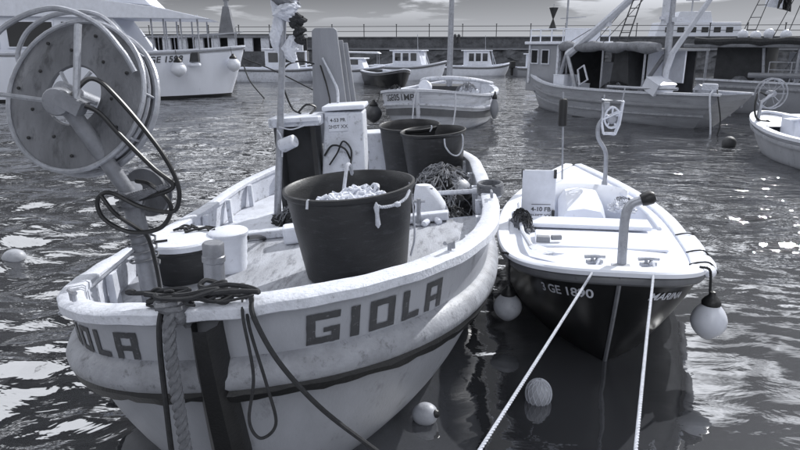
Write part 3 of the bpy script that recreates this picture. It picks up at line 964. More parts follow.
t1 = tub(.40, 1.66, .805, .425, .60, 'large black rubber tub standing on the scuffed fore deck', .2)
def t1_parts():
    # heap of pale line inside, rope handles
    def heap(b):
        rr = random.Random(3)
        for k in range(30):
            cx, cy = rr.uniform(-.22, .18), rr.uniform(-.2, .2)
            n = 20; r_ = rr.uniform(.06, .13); z0 = .485 + rr.uniform(-.03, .035)
            b.tube([(cx + r_ * math.cos(2 * math.pi * q / n), cy + r_ * math.sin(2 * math.pi * q / n) * rr.uniform(.7, 1), z0 + rr.uniform(-.015, .03)) for q in range(n)], rr.uniform(.010, .015), 6, closed=True)
        b.lathe([(.33, .30), (.3, .42), (.16, .47), (.02, .48)], (0, 0, 0), 18)
    part('coiled_line', SACK, t1, heap, True)
    part('rope_handle', ROPEW, t1, lambda b: (twisted(b, [(.10, -.425, .555), (.14, -.435, .535), (.22, -.40, .53), (.30, -.345, .545), (.345, -.27, .575)], .010, pitch=.05), b.lathe([(.004, -.13), (.016, -.11), (.012, -.04), (.018, .0), (.004, .03)], (.105, -.44, .54), 8), b.lathe([(.0, -.02), (.02, -.01), (.02, .01), (0, .02)], (.24, -.395, .53), 8)), True)
    part('rope_handle', ROPEW, t1, lambda b: (b.tube([(.40, -.02, .57), (.405, -.05, .40), (.40, -.06, .2), (.37, -.03, .06)], .007, 6, smooth=5)), True)
    part('rope_handle', ROPEW, t1, lambda b: b.tube([(-.26, -.29, .55), (-.285, -.315, .60), (-.30, -.33, .55)], .009, 6, smooth=5), True)
    part('rope_end', ROPEW, t1, lambda b: b.tube([(-.02, .22, .50), (.03, .30, .66), (.06, .36, .64), (.07, .41, .57)], .014, 6, smooth=6), True)
t1_parts()

t2 = tub(.95, 4.95, .60, .375, .70, 'black rubber tub with white rope handle, nearer the net pile', .4)
part('rope_handle', ROPEW, t2, lambda b: b.tube([(-.05, -.385, .66), (-.045, -.395, .57), (.02, -.395, .48), (.11, -.38, .45), (.19, -.34, .51), (.22, -.31, .63), (.20, -.315, .67)], .009, 6, smooth=6), True)
t3 = tub(.64, 5.50, .58, .375, .74, 'black rubber tub half hidden behind another tub by the stern', 1.0)
part('rope_handle', ROPEW, t3, lambda b: b.tube([(-.12, -.36, .70), (-.11, -.38, .74), (-.1, -.37, .77)], .009, 6, smooth=5), True)

# lidded fish tub beside the hauler post
def lidded():
    root = empty('lidded_tub', gw(-.87, 1.86, .73), (0, -.03, .1), 'black tub with a pale slab lid beside the reel post', 'tub')
    part('tub_body', RUBBER, root, lambda b: b.lathe([(.20, 0), (.225, .02), (.262, .24), (.27, .245), (.27, .262), (.02, .262)], (0, 0, 0), 36), True)
    part('lid', WHITE, root, lambda b: b.lathe([(.262, .262), (.275, .266), (.275, .300), (.262, .312), (.05, .318), (.01, .318)], (0, 0, 0), 36), True)
    def junk(b):
        rr = random.Random(8)
        for k in range(9):
            p = Vector((rr.uniform(-.02, .2), rr.uniform(.0, .18), .325))
            b.tube([p, p + Vector((rr.uniform(-.08, .08), rr.uniform(-.05, .05), .012)), p + Vector((rr.uniform(-.12, .12), rr.uniform(-.08, .08), .0))], .009, 5, smooth=4)
    part('rope_scrap', ROPED, root, junk)
    part('lid_grip', BLACK, root, lambda b: b.box((-.12, -.13, .322), (.09, .015, .012), (0, 0, .2)))
lidded()
def bucket():
    root = empty('bucket', gw(-.56, 1.92, .745), (0, -.03, .2), 'white ribbed plastic bucket behind the bow bitt', 'bucket')
    part('bucket_body', WHITE, root, lambda b: b.lathe([(.105, 0), (.108, .01)] + [(.108 + .02 * k / 8 + (.004 if k % 2 else 0), .02 + .028 * k) for k in range(9)] + [(.135, .26), (.135, .285)], (0, 0, 0), 30), True)
    part('lid', WHITE, root, lambda b: b.lathe([(.138, .275), (.142, .28), (.142, .30), (.13, .31), (.02, .312)], (0, 0, 0), 30), True)
bucket()

o = part('foam_block', FOAM, None, lambda b: b.box((0, 0, .07), (.27, .16, .14), (0, 0, .05)), bevel=.02)
o.location = gw(-.16, 2.50, .775); o.rotation_euler = (0, -.1, .1)
tag(o, 'white foam block lying on the deck left of the large tub', 'foam block')

o = part('deck_hose', HOSE, None, lambda b: b.tube([gw(-.46, 2.05, .95), gw(-.50, 2.5, .82), gw(-.52, 2.9, .66), gw(-.60, 3.4, .57), gw(-.66, 3.9, .56), gw(-.6, 4.3, .56)], .019, 8, smooth=8), True)
tag(o, 'black hose running aft over the white deck to the engine shelter', 'hose')

# net pile with sack, floats and cork line against the right bulwark
def net_pile(c, sx, sy, sz, mat, seed, label, group=None, strands=30, name='fishing_net'):
    root = empty(name, c, (0, 0, 0), label, 'fishing net', group)
    def heap(b):
        n, m = 44, 22
        rows = []
        for j in range(m + 1):
            f = j / m
            row = []
            for k in range(n):
                a = 2 * math.pi * k / n
                r_ = (1 - f ** 2.2)
                p = Vector((math.cos(a) * r_ * 3 + seed, math.sin(a) * r_ * 3, f * 2))
                d = 1 + .34 * noise.noise(p) + .24 * noise.noise(p * 2.7) + .12 * noise.noise(p * 6)
                row.append((sx * r_ * math.cos(a) * d, sy * r_ * math.sin(a) * d, sz * (f * d) - .02))
            rows.append(row)
        b.grid(rows, close=True)
    part('net_heap', mat, root, heap, True)
    def strand(b):
        rr = random.Random(seed)
        for k in range(strands):
            a = rr.uniform(0, 6.28); r_ = rr.uniform(.2, .9)
            pts = []
            for q in range(9):
                a2 = a + q * .16 + rr.uniform(-.2, .2); r2 = min(.98, max(.05, r_ + rr.uniform(-.22, .22)))
                hz = sz * (1 - r2 ** 2.0) ** .5 * rr.uniform(.9, 1.12)
                pts.append((sx * r2 * math.cos(a2), sy * r2 * math.sin(a2), hz + .01))
            b.tube(pts, rr.uniform(.003, .007), 4, smooth=5)
    s_ = part('net_line', ROPED if mat is NETG else NETG, root, strand)
    return root
net_pile(gw(1.02, 3.95, .60), .37, .80, .42, NETD, 3, 'dark heap of fishing net piled against the right bulwark', strands=46)
net_pile(gw(1.08, 3.05, .60), .22, .42, .22, NETG, 11, 'grey tangle of net spilling forward of the dark net heap', strands=34)
net_pile(gw(-.62, 4.05, .53), .17, .20, .14, NETD, 23, 'small dark net bundle on the deck before the engine shelter', strands=20)
# upright loops of gear behind the large tub
def sack():
    root = empty('sack', gw(.92, 3.02, .60), (0, 0, 0), 'bulging white cloth sack between large tub and net heap', 'sack')
    def body(b):
        rows = []
        for j in range(13):
            f = j / 12
            wd = .15 * (math.sin(math.pi * (.12 + .80 * f)) ** .6)
            row = []
            for k in range(20):
                a = 2 * math.pi * k / 20
                p = Vector((math.cos(a), math.sin(a), f * 3))
                d = 1 + .12 * noise.noise(p * 2)
                row.append((wd * math.cos(a) * d - .10 * f * f, wd * .8 * math.sin(a) * d + .06 * f, .46 * f))
            rows.append(row)
        b.grid(rows, close=True)
        b.f.append(tuple(range(12 * 20, 13 * 20)))
    part('sack_body', SACK, root, body, True)
    part('tie', ROPEG, root, lambda b: b.tube([(-.085 + .07 * math.cos(2 * math.pi * k / 10), .05 + .05 * math.sin(2 * math.pi * k / 10), .43) for k in range(10)], .009, 5, closed=True))
sack()
def ball(name, c, r, mat, label, cat='float', zs=1.0, group=None, collar=True, top=BLACK):
    root = empty(name, c, (0, 0, 0), label, cat, group)
    prof = [(r * max(.02, math.sin(math.pi * k / 14)), -r * zs * math.cos(math.pi * k / 14)) for k in range(15)]
    part('float_body', mat, root, lambda b: b.lathe(prof, (0, 0, 0), 22), True)
    if collar:
        part('eye', top, root, lambda b: b.lathe([(r * .34, r * zs * .90), (r * .36, r * zs * 1.05), (r * .2, r * zs * 1.2), (r * .02, r * zs * 1.22)], (0, 0, 0), 12), True)
    return root
ball('float', gw(.74, 2.90, .68), .12, FENDW, 'white round float lying beside the sack on the deck')
ball('float', gw(.98, 4.42, .86), .12, FENDG, 'pale float resting on top of the dark net heap', zs=.8, collar=False)
ball('float', gw(1.16, 3.70, .86), .14, FENDG, 'grey float half sunk in the net against the bulwark', zs=.9, collar=False)
# a lump of white twine and a short pin rail just behind the tub
o = part('deck_pin', STEEL, None, lambda b: (b.tube([(0, 0, 0), (0, 0, .22)], .018, 8), b.lathe([(.05, 0), (.05, .012), (.02, .02)], (0, 0, 0), 12), b.tube([(-.05, 0, .2), (.05, 0, .2)], .012, 6)), True)
o.location = gw(.80, 2.62, .83); tag(o, 'short steel belaying pin upright on deck right of the tub', 'pin')
for i, (x, y) in enumerate(((.72, 2.66), (.86, 2.58), (.96, 2.62))):
    o = part('cork_float', FOAM, None, lambda b: b.lathe([(.01, -.04), (.025, -.03), (.028, .0), (.025, .03), (.01, .04)], (0, 0, 0), 10, (0, R(80), i)), True)
    o.location = gw(x, y, .855)
    tag(o, 'small white net cork lying near the belaying pin', 'cork', 'net corks on the deck')
# boathook laid across the bulwark towards the neighbouring boat
o = part('boathook', ROPEW, None, lambda b: (b.tube([gw(.92, 3.30, .93), gw(1.28, 3.05, .99)], .022, 10), b.tube([gw(1.28, 3.05, .99), gw(1.50, 2.92, 1.0)], [.03, .045], 10)), True)
tag(o, 'pale pole lying over the net across the right cap rail', 'pole')
o = part('rope_bundle', ROPEG, None, lambda b: [b.tube([gw(1.42 + .10 * math.cos(q * .5 + k) , 2.95 + .13 * math.sin(q * .5 + k), 1.0 + .014 * k) for q in range(13)], .016, 6) for k in range(6)], True)
tag(o, 'grey coil of rope where the two boats touch gunwales', 'rope')

# ---- lines at GIOLA's bow
def rope_thing(name, pts, r, mat, label, laid=True, pitch=None, smooth=10, group=None, strands=3):
    b = MB()
    if laid: twisted(b, pts, r, strands, pitch or r * 7, smooth)
    else: b.tube(pts, r, 7, smooth=smooth)
    o = b.build(name, mat, None, True)
    return tag(o, label, 'rope', group)
bow = gw(-.15, -.02, 1.25)
rope_thing('mooring_rope', [gw(-.26, .70, 1.0), gw(-.15, .25, 1.21), gw(-.12, .0, 1.29), gw(-.125, -.10, 1.22), gw(-.125, -.13, 1.0), gw(-.125, -.14, .6), gw(-.125, -.13, .2), gw(-.12, -.10, -.2)], .027, ROPEG, 'thick laid grey rope hanging down beside the black stem', pitch=.11)
rope_thing('mooring_rope', [gw(-.28, .66, 1.0), gw(-.20, .2, 1.22), gw(-.17, .0, 1.29), gw(-.175, -.09, 1.2), gw(-.185, -.12, .9), gw(-.20, -.13, .5), gw(-.22, -.12, -.2)], .012, ROPED, 'thin dark rope hanging left of the thick laid rope', False)
rope_thing('mooring_rope', [gw(-.24, .74, 1.0), gw(.05, .3, 1.24), gw(.18, .03, 1.29), gw(.21, -.06, 1.24), gw(.30, -.10, 1.06), gw(.44, -.06, .82), gw(.62, .05, .55), gw(.80, .25, .22), gw(.92, .45, -.05), gw(.97, .6, -.2)], .011, ROPED, 'thin dark line slanting from bow down across the pale hull', False)
rope_thing('mooring_rope', [gw(.14, .05, 1.29), gw(.17, -.07, 1.24), gw(.19, -.10, 1.0), gw(.15, -.11, .80), gw(.19, -.12, .72), gw(.26, -.11, .78), gw(.24, -.10, .95), gw(.19, -.07, 1.2), gw(.16, .03, 1.29)], .007, ROPED, 'thin dark rope loop dangling to the right of the stem', False)
def tangle(b):
    rr = random.Random(5)
    for k in range(15):
        cx, cy = rr.uniform(-.26, .16), rr.uniform(-.03, .10)
        ra, rb = rr.uniform(.04, .14), rr.uniform(.02, .05)
        ph, tl = rr.uniform(0, 6), rr.uniform(-.5, .5)
        turns = rr.uniform(.7, 1.6)
        pts = []
        for q in range(18):
            t = ph + turns * 2 * math.pi * q / 17
            x = ra * math.cos(t) * (1 + .15 * math.sin(3 * t + k)); y = rb * math.sin(t)
            pts.append(gw(cx + x * math.cos(tl) - y * math.sin(tl), cy + x * math.sin(tl) * .4 + y, 1.283 + .012 * (k % 5) + .010 * math.sin(2 * t + k)))
        b.tube(pts, rr.choice((.006, .008, .011)), 6, smooth=3)
o = part('rope_tangle', ROPED, None, tangle, True)
tag(o, 'tangle of dark thin ropes on the cap rail at the stem head', 'rope')
o = part('rope_turns', ROPED, None, lambda b: b.tube([gw(-.27 + .07 * math.cos(q * .6), .78 + .07 * math.sin(q * .6), .95 + .0022 * q) for q in range(56)], .011, 6), True)
tag(o, 'dark rope wound in turns round the foot of the bow bitt', 'rope')
o = part('rope_tangle', ROPEG, None, lambda b: [b.tube([gw(-.13 + .05 * math.cos(q * .8 + k), -.03 + .05 * math.sin(q * .8), 1.20 + .02 * k + .004 * q) for q in range(9)], .017, 6) for k in range(5)], True)
tag(o, 'knot of grey rope seized round the stem head over the thick rope', 'rope')

# ------------------------------------------------------------------ the skiff MARINA
MLOC = Vector((1.466, 3.88, 0)); MROT = (0, -.02, -.204)
MM = Matrix.Translation(MLOC) @ Euler(MROT).to_matrix().to_4x4()
def mw(x, y, z):
    return MM @ Vector((x, y, z))
def marina():
    h = Hull(5.2, .89, .48, 1.806, 3.07, .85, .49, .62, .1, (.43, .2, .82, .45, 1.7, 1.35, .15), 1.3, -.35)
    root = empty('skiff', MLOC, MROT, 'small open skiff with black hull and white deck lettered MARINA', 'boat')
    part('hull', DARKHULL, root, lambda b: h.skin(b, 0.0, 1.8, 16, 40), True)
    part('rubbing_strake', paint('strake_grey', .12, .4, .2, 6, .2, .05, 0), root, lambda b: h.sweep(b, lambda u: .045 / h.z(u), [(-.02, .03), (.022, .028), (.034, .012), (.034, -.018), (.02, -.034), (-.02, -.036)], 40), True)
    part('gunwale', CLEAN, root, lambda b: h.sweep(b, lambda u: 0, [(-.085, -.012), (-.085, .022), (-.07, .032), (.02, .032), (.034, .02), (.034, -.008), (.02, -.014)], 44), True)
    zd = lambda y: h.z(min(1, y / h.L)) - .004
    part('fore_deck', CLEAN, root, lambda b: h.deck(b, zd, .04, 2.36, .05, 24, 10, .035), True)
    part('aft_deck', CLEAN, root, lambda b: h.deck(b, zd, 4.15, 5.15, .05, 10, 8, .02), True)
    # side decks, coaming and cockpit
    SW = .20
    def sided(b):
        for sd in (-1, 1):
            rows = []
            for i in range(15):
                y = 2.36 + (4.15 - 2.36) * i / 14
                x = h.G(y / h.L).x
                rows.append([(sd * (x - .05), y, zd(y)), (sd * (x - SW), y, zd(y) + .012), (sd * (x - SW), y, zd(y) - .02)])
            b.grid(rows)
    part('side_deck', CLEAN, root, sided)
    def well(b):
        for sd in (-1, 1):
            rows = []
            for i in range(15):
                y = 2.36 + (4.15 - 2.36) * i / 14
                x = h.G(y / h.L).x - SW
                rows.append([(sd * x, y, zd(y) + .01), (sd * (x - .05), y, .14)])
            b.grid(rows)
        for y in (2.36, 4.15):
            x = h.G(y / h.L).x - SW
            b.grid([[(-x, y, zd(y)), (x, y, zd(y))], [(-x, y, .14), (x, y, .14)]])
        x = h.G(3.2 / h.L).x - SW
        b.grid([[(-x, 2.36, .14), (x, 2.36, .14)], [(-x, 4.15, .14), (x, 4.15, .14)]])
    part('cockpit_well', CLEAN, root, well)
    part('coaming', CLEAN, root, lambda b: [b.tube([(sd * (h.G(y / h.L).x - SW), y, zd(y) + .02) for y in [2.36 + 1.79 * i / 12 for i in range(13)]], .022, 8) for sd in (-1, 1)], True)
    # thwart across the front of the cockpit with a shallow lip, plus hatch cover forward of it
    part('thwart', CLEAN, root, lambda b: b.box((0, 2.28, .565), (1.16, .30, .045)), bevel=.015)
    part('hatch_cover', CLEAN, root, lambda b: b.box((0.02, 1.62, .588), (1.12, .55, .028), (-.03, 0, 0)), bevel=.012)
    # engine cover: rounded white hood with a recessed face, and a curved seat back
    def hood(b):
        rows = []
        for i in range(9):
            f = i / 8
            y = 3.0 + .95 * f
            hh = .38 + .14 * math.sin(math.pi * min(1, f * .7 + .1))
            rows.append([(-.26 + .02 * f, y, .14), (-.25, y, hh * .9), (-.18, y, hh + .08), (.0, y, hh + .11), (.18, y, hh + .08), (.25, y, hh * .9), (.26 - .02 * f, y, .14)])
        b.grid(rows)
        b.f.append(tuple(range(6, -1, -1)))
    part('engine_cover', CLEAN, root, hood, True)
    def seatback(b):
        rows = []
        for i in range(13):
            a = math.pi * i / 12
            x = .54 * math.cos(a); y = 4.05 - .35 * (1 - math.sin(a)) 
            rows.append([(x, y - .18, .2), (x * 1.02, y, .60)])
        b.grid(rows)
    part('seat_back', CLEAN, root, seatback, True, thick=.03)
    part('bow_plate', STEEL, root, lambda b: b.box((.02, .10, .858), (.12, .16, .012)))
    # stem: pale steel pipe post with elbow and dark plug, strip running down the stem
    post = part('bow_post', STEEL, root, lambda b: (b.tube([(.03, .16, .72), (.03, .2, 1.03), (.036, .22, 1.19), (.065, .23, 1.265), (.145, .24, 1.30)], .031, 14, smooth=5)), True)
    part('pipe_plug', BLACK, post, lambda b: b.lathe([(.04, -.02), (.046, 0), (.046, .05), (.03, .07), (.005, .072)], (.15, .24, 1.302), 14, (0, R(70), 0)), True)
    part('stem_strip', GALV, root, lambda b: b.tube([h.P(1, 0, v / 10) + Vector((0, -.012, 0)) for v in range(11)], .016, 6), True)
    # registration and name on the bows
    def tbl(side, v):
        pts = []; L = 0; prev = None
        for i in range(300):
            u = (i / 299) ** 2.2 * .4
            p = h.P(side, u, v)
            if prev is not None: L += (p - prev).length
            prev = p; pts.append((L, u))
        return pts
    def on_bow(side, a_c, z_c, slant):
        T = tbl(side, .25)
        def fn(x, y):
            a = a_c + side * x
            lo = 0
            while lo < len(T) - 2 and T[lo + 1][0] < a: lo += 1
            f = (a - T[lo][0]) / max(1e-9, T[lo + 1][0] - T[lo][0])
            u = T[lo][1] + f * (T[lo + 1][1] - T[lo][1])
            v = (z_c - y + slant * x) / h.z(u)
            p = h.P(side, u, v)
            t1 = h.P(side, u + .004, v) - p; t2 = h.P(side, u, v + .02) - p
            n = t1.cross(t2); n.normalize()
            if n.x * side < 0: n = -n
            return p + n * .005
        return fn
    text_mesh('3 GE 1890', .105, on_bow(-1, .37, .175, .02), 'registration_lettering', LETTERW, root, .02, 1.0)
    text_mesh('MARINA', .085, on_bow(1, .36, .175, -.02), 'name_lettering', LETTERW, root, .022, 1.0, .25)
    # registration board standing in the cockpit
    bd = part('registration_board', PLATEM, root, lambda b: b.box((-.51, 2.62, .76), (.35, .025, .56), (.06, 0, .04)), bevel=.006)
    fm = Euler((.06, 0, .04)).to_matrix()
    place = lambda cx, cz: (lambda x, y: Vector((-.51, 2.62, .76)) + fm @ Vector((cx + x, -.0165, cz + y)))
    text_mesh('4-10 FB', .066, place(.03, -.15), 'board_lettering', LETTER, bd, .02)
    text_mesh('2HIST XX', .052, place(.03, -.225), 'board_lettering', LETTERG, bd, .02)
    part('board_rule', LETTERG, bd, lambda b: b.add([place(.03, -.095)(x, y) for x, y in ((-.1, -.004), (.1, -.004), (.1, .004), (-.1, .004))], [(0, 1, 2, 3)]))
    for x, z in ((-.68, 1.0), (-.345, 1.0), (-.67, .56), (-.35, .56)):
        part('board_clip', BLACK, bd, lambda b: b.box((x, 2.605, z), (.03, .03, .09), (.06, 0, .04)))
    # S-shaped hauler pipe with wheel head on the aft deck
    hp = part('hauler_pipe', STEEL, root, lambda b: (b.tube([(.336, 4.2, .50), (.338, 4.2, .80), (.318, 4.2, 1.0), (.225, 4.2, 1.16), (.215, 4.2, 1.31), (.28, 4.2, 1.44), (.30, 4.2, 1.58)], .027, 10, smooth=6), b.lathe([(.07, 0), (.07, .02), (.04, .03), (.035, .08)], (.336, 4.2, .53), 14)), True)
    def head(b):
        q4 = [(.25, 1.64), (.49, 1.62), (.46, 1.34), (.42, 1.22), (.28, 1.22), (.25, 1.36)]
        for oy in (-.06, .06):
            b.tube([(x, 4.2 + oy, z) for x, z in q4], .014, 6, closed=True)
            b.tube([(.25, 4.2 + oy, 1.40), (.47, 4.2 + oy, 1.50)], .012, 5)
            b.tube([(.37 + .09 * math.cos(2 * math.pi * k / 16), 4.2 + oy * .6, 1.42 + .13 * math.sin(2 * math.pi * k / 16)) for k in range(16)], .012, 6, closed=True)
        for x, z in q4:
            b.tube([(x, 4.14, z), (x, 4.26, z)], .012, 5)
        for k in range(5):
            a = 2 * math.pi * k / 5 + .3
            b.tube([(.37, 4.2, 1.42), (.37 + .09 * math.cos(a), 4.17, 1.42 + .13 * math.sin(a))], .012, 5)
    part('hauler_wheel', WHITE, root, head, True)
    part('hauler_motor', STEEL, root, lambda b: (b.lathe([(.045, -.06), (.06, -.05), (.06, .05), (.04, .07), (.01, .07)], (.37, 4.22, 1.40), 12, (R(90), 0, 0)), b.box((.30, 4.2, 1.56), (.06, .07, .10))), True)
    part('hauler_guide', STEEL, root, lambda b: (b.tube([(.28, 4.2, 1.45), (.26, 4.2, 1.70)], .010, 5), b.tube([(.46, 4.2, 1.50), (.50, 4.2, 1.78)], .008, 5), b.tube([(.30, 4.2, 1.22), (.42, 4.2, 1.20)], .012, 5)))
    # thin pole with a black cylinder float on top
    pole = part('marker_pole', STEEL, root, lambda b: b.tube([(-.185, 4.4, .58), (-.21, 4.4, 1.3), (-.228, 4.4, 1.72)], .012, 8), True)
    part('pole_float', BLACK, pole, lambda b: b.lathe([(.02, 1.28), (.052, 1.29), (.055, 1.31), (.055, 1.60), (.045, 1.63), (.012, 1.64)], (-.218, 4.4, 0), 14), True)
    # row of padded fenders along the right gunwale
    for y0, y1 in ((.55, 1.35), (1.45, 2.35)):
        part('side_cushion', CLEAN, root, lambda b: b.tube([h.G((y0 + (y1 - y0) * k / 8) / h.L) + Vector((.045, 0, -.02)) for k in range(9)], [.02, .05, .058, .06, .06, .06, .058, .05, .02], 12), True)
    for y in (.7, 1.35, 2.1):
        x = h.G(y / h.L).x
        part('lashing', ROPED, root, lambda b: b.tube([(x - .10, y - .02, h.z(y / h.L) + .035), (x - .02, y + .02, h.z(y / h.L) + .042), (x + .05, y, h.z(y / h.L) + .045), (x + .11, y, h.z(y / h.L) - .03)], .007, 5, smooth=5))
    return root, h
MA, MH = marina()

# things in / on MARINA
def oar():
    root = empty('oar', mw(-.60, 1.75, .60), (0, 0, 0), 'pale wooden oar with broad blade laid along the left gunwale', 'oar')
    D = lambda p: mw(*p) - mw(-.60, 1.75, .60)
    part('shaft', ROPEW, root, lambda b: b.tube([D((-.57, .98, .70)), D((-.66, 1.9, .56)), D((-.72, 3.0, .57))], [.022, .022, .018], 8), True)
    def blade(b):
        rows = []
        for k in range(7):
            f = k / 6
            c = Vector((-.57 + .16 * f, .98 - .52 * f, .715 + .10 * f))
            wd = .035 + .05 * min(1, f * 1.6)
            rows.append([D(c + Vector((-wd, -.012, .0))), D(c + Vector((0, 0, .014))), D(c + Vector((wd, .03, 0))), D(c + Vector((0, 0, -.012)))])
        b.grid(rows, close=True)
        b.f.append((0, 1, 2, 3)); b.f.append((24, 25, 26, 27))
    part('blade', WHITE_WORN, root, blade, True)
oar()
o = part('rowlock_block', SHADEWOOD, None, lambda b: (b.box((0, 0, .03), (.12, .07, .06)), b.tube([(.07, 0, .05), (.16, .02, .05)], .025, 8)), bevel=.006)
o.location = mw(-.47, 1.45, .60); o.rotation_euler = (0, 0, -.2)
tag(o, 'small brown wooden block lying beside the oar blade', 'block')
net_pile(mw(-.66, 2.35, .50), .10, .36, .14, NETG, 31, 'grey rope and net bundle along the left side deck', strands=24, name='rope_pile')
net_pile(mw(.40, 2.95, .56), .14, .16, .12, SACK, 41, 'pale crumpled cloth bundle beside the bow post pipe', strands=6, name='cloth_bundle')

# mooring lines of MARINA to the quay
for x, p1, lab in ((-.13, Vector((.275, 1.05, .71)), 'white laid mooring line slanting left from the skiff bow'), (.235, Vector((.70, 1.05, .71)), 'white laid mooring line running straight from skiff bow towards the quay')):
    y0 = .36
    p0 = mw(x, y0, .80)
    q0 = mw(x, y0 - .20, .86)
    pe = {-.13: Vector((.33, 2.15, .78)), .235: Vector((.935, 2.15, .78))}[x]
    p1 = q0 + (pe - q0) * 1.55
    rope_thing('mooring_line', [p0, q0, q0.lerp(pe, .5) + Vector((0, 0, -.006)), pe, p1], .0085, ROPEW, lab, pitch=.06, smooth=6)
for x in (-.13, .235):
    o = part('deck_cleat', STEEL, None, lambda b: (b.box((0, 0, .012), (.05, .11, .024)), b.tube([(-.02, -.07, .05), (0, 0, .055), (.02, .07, .05)], .014, 8), b.tube([(0, -.02, .02), (0, -.02, .05)], .012, 6), b.tube([(0, .02, .02), (0, .02, .05)], .012, 6)), True)
    o.location = mw(x, .36, .795); o.rotation_euler = (0, 0, -1.3)
    tag(o, 'dark deck cleat holding a white mooring line on the skiff', 'cleat', 'deck cleats on the skiff')

# fenders
def fender(c, r, hgt, mat, hang, label, cat='fender'):
    root = empty('fender', c, (0, 0, 0), label, cat)
    prof = [(.02 * r, -hgt * .5)] + [(r * (math.sin(math.pi * (k / 16) ** .92)) ** .75 if k < 16 else .02, -hgt * .5 + hgt * .92 * k / 16) for k in range(1, 16)]
    part('fender_body', mat, root, lambda b: b.lathe(prof, (0, 0, 0), 28), True)
    part('collar', BLACK, root, lambda b: b.lathe([(r * .52, hgt * .30), (r * .54, hgt * .36), (r * .40, hgt * .44), (r * .22, hgt * .50), (r * .16, hgt * .58), (r * .02, hgt * .6)], (0, 0, 0), 18), True)
    part('lanyard', ROPED, root, lambda b: twisted(b, [(0, 0, hgt * .52), (hang - c) * .55 + Vector((.004, 0, 0)), hang - c, hang - c + Vector((-.05, .05, .01))], .010, pitch=.05), True)
    return root
fender(mw(.68, .38, .42), .122, .34, FENDW, mw(.66, .42, .76), 'round white fender with black collar on the right bow of the skiff')
fender(mw(-.745, .74, .275), .115, .29, FENDG, mw(-.75, .85, .66), 'scuffed pale fender hanging between the two near boats')
# floats in the water
nf = ball('net_float', Vector((.93, 3.74, .05)), .085, FENDG, 'grey float wrapped in twine mesh floating before the skiff', zs=1.2, collar=False)
def meshwrap(b):
    r = .0885
    for s_ in (-1, 1):
        for k in range(14):
            pts = []
            for q in range(13):
                f = q / 12
                th = math.pi * (.04 + .92 * f)
                a = 2 * math.pi * k / 14 + s_ * f * 1.5
                pts.append((r * math.sin(th) * math.cos(a), r * math.sin(th) * math.sin(a), -r * 1.2 * math.cos(th)))
            b.tube(pts, .0022, 4)
part('mesh_wrap', ROPEW, nf, meshwrap)
ball('float', Vector((.16, 3.52, .035)), .075, FENDG, 'small grey float on the dark water beside the pale hull', zs=1.15).rotation_euler = (R(70), 0, R(60))
b_ = ball('float', Vector((-4.25, 6.55, .04)), .105, FENDG, 'oblong pale float alone on the bright rippled water', zs=1.2, collar=False)
b_.rotation_euler = (0, R(85), .1)

# ------------------------------------------------------------------ other boats
def heading(dx, dy):
    return math.atan2(-dx, dy)

def boat(name, loc, d, h, hm, label, cat='boat', capm=None, deckm=None, dz=.35, strake=None, strake_z=.3, band=None, inset=.07):
    root = empty(name, (loc[0], loc[1], 0), (0, 0, heading(*d)), label, cat)
    if band:
        vb = band[0]
        part('hull', hm, root, lambda b: h.skin(b, 0, vb, 6, 30), True)
        part('lower_hull', band[1], root, lambda b: h.skin(b, vb, 1.5, 8, 30), True)
    else:
        part('hull', hm, root, lambda b: h.skin(b, 0, 1.5, 12, 30), True)
    if strake:
        part('rubbing_strake', strake, root, lambda b: h.sweep(b, lambda u: strake_z / h.z(u), [(-.02, .05), (.04, .045), (.055, 0), (.04, -.045), (-.02, -.05)], 30), True)
    part('cap_rail', capm or CAPM, root, lambda b: h.sweep(b, lambda u: 0, [(-.10, -.01), (-.10, .035), (.05, .035), (.05, -.03), (0, -.035)], 30), True)
    part('deck', deckm or DECKM, root, lambda b: h.deck(b, lambda y: h.z(min(1, y / h.L)) - dz, .08, h.L - .02, inset, 18, 6))
    part('inner_bulwark', WHITE_WORN, root, lambda b: h.inner(b, lambda y: h.z(min(1, y / h.L)) - dz - .02, .05, h.L - .02, inset, 24))
    return root

def win(parent, c, w_, hgt, rot, frame=True, mat=None):
    """a window: glass pane set in a raised frame; the wall it sits on faces local -Y before rot"""
    m = Euler((0, 0, rot)).to_matrix(); c = Vector(c)
    o = part('window', mat or GLASS, parent, lambda b: b.box(c, (w_, .02, hgt), (0, 0, rot)))
    if frame:
        t = .035
        def fr(b):
            for sx_ in (-1, 1):
                b.box(c + m @ Vector((sx_ * (w_ / 2 + t / 2), -.006, 0)), (t, .045, hgt + 2 * t), (0, 0, rot))
            for sz_ in (-1, 1):
                b.box(c + m @ Vector((0, -.006, sz_ * (hgt / 2 + t / 2))), (w_, .04, t), (0, 0, rot))
        part('frame', WHITE_WORN, o, fr)
    return o

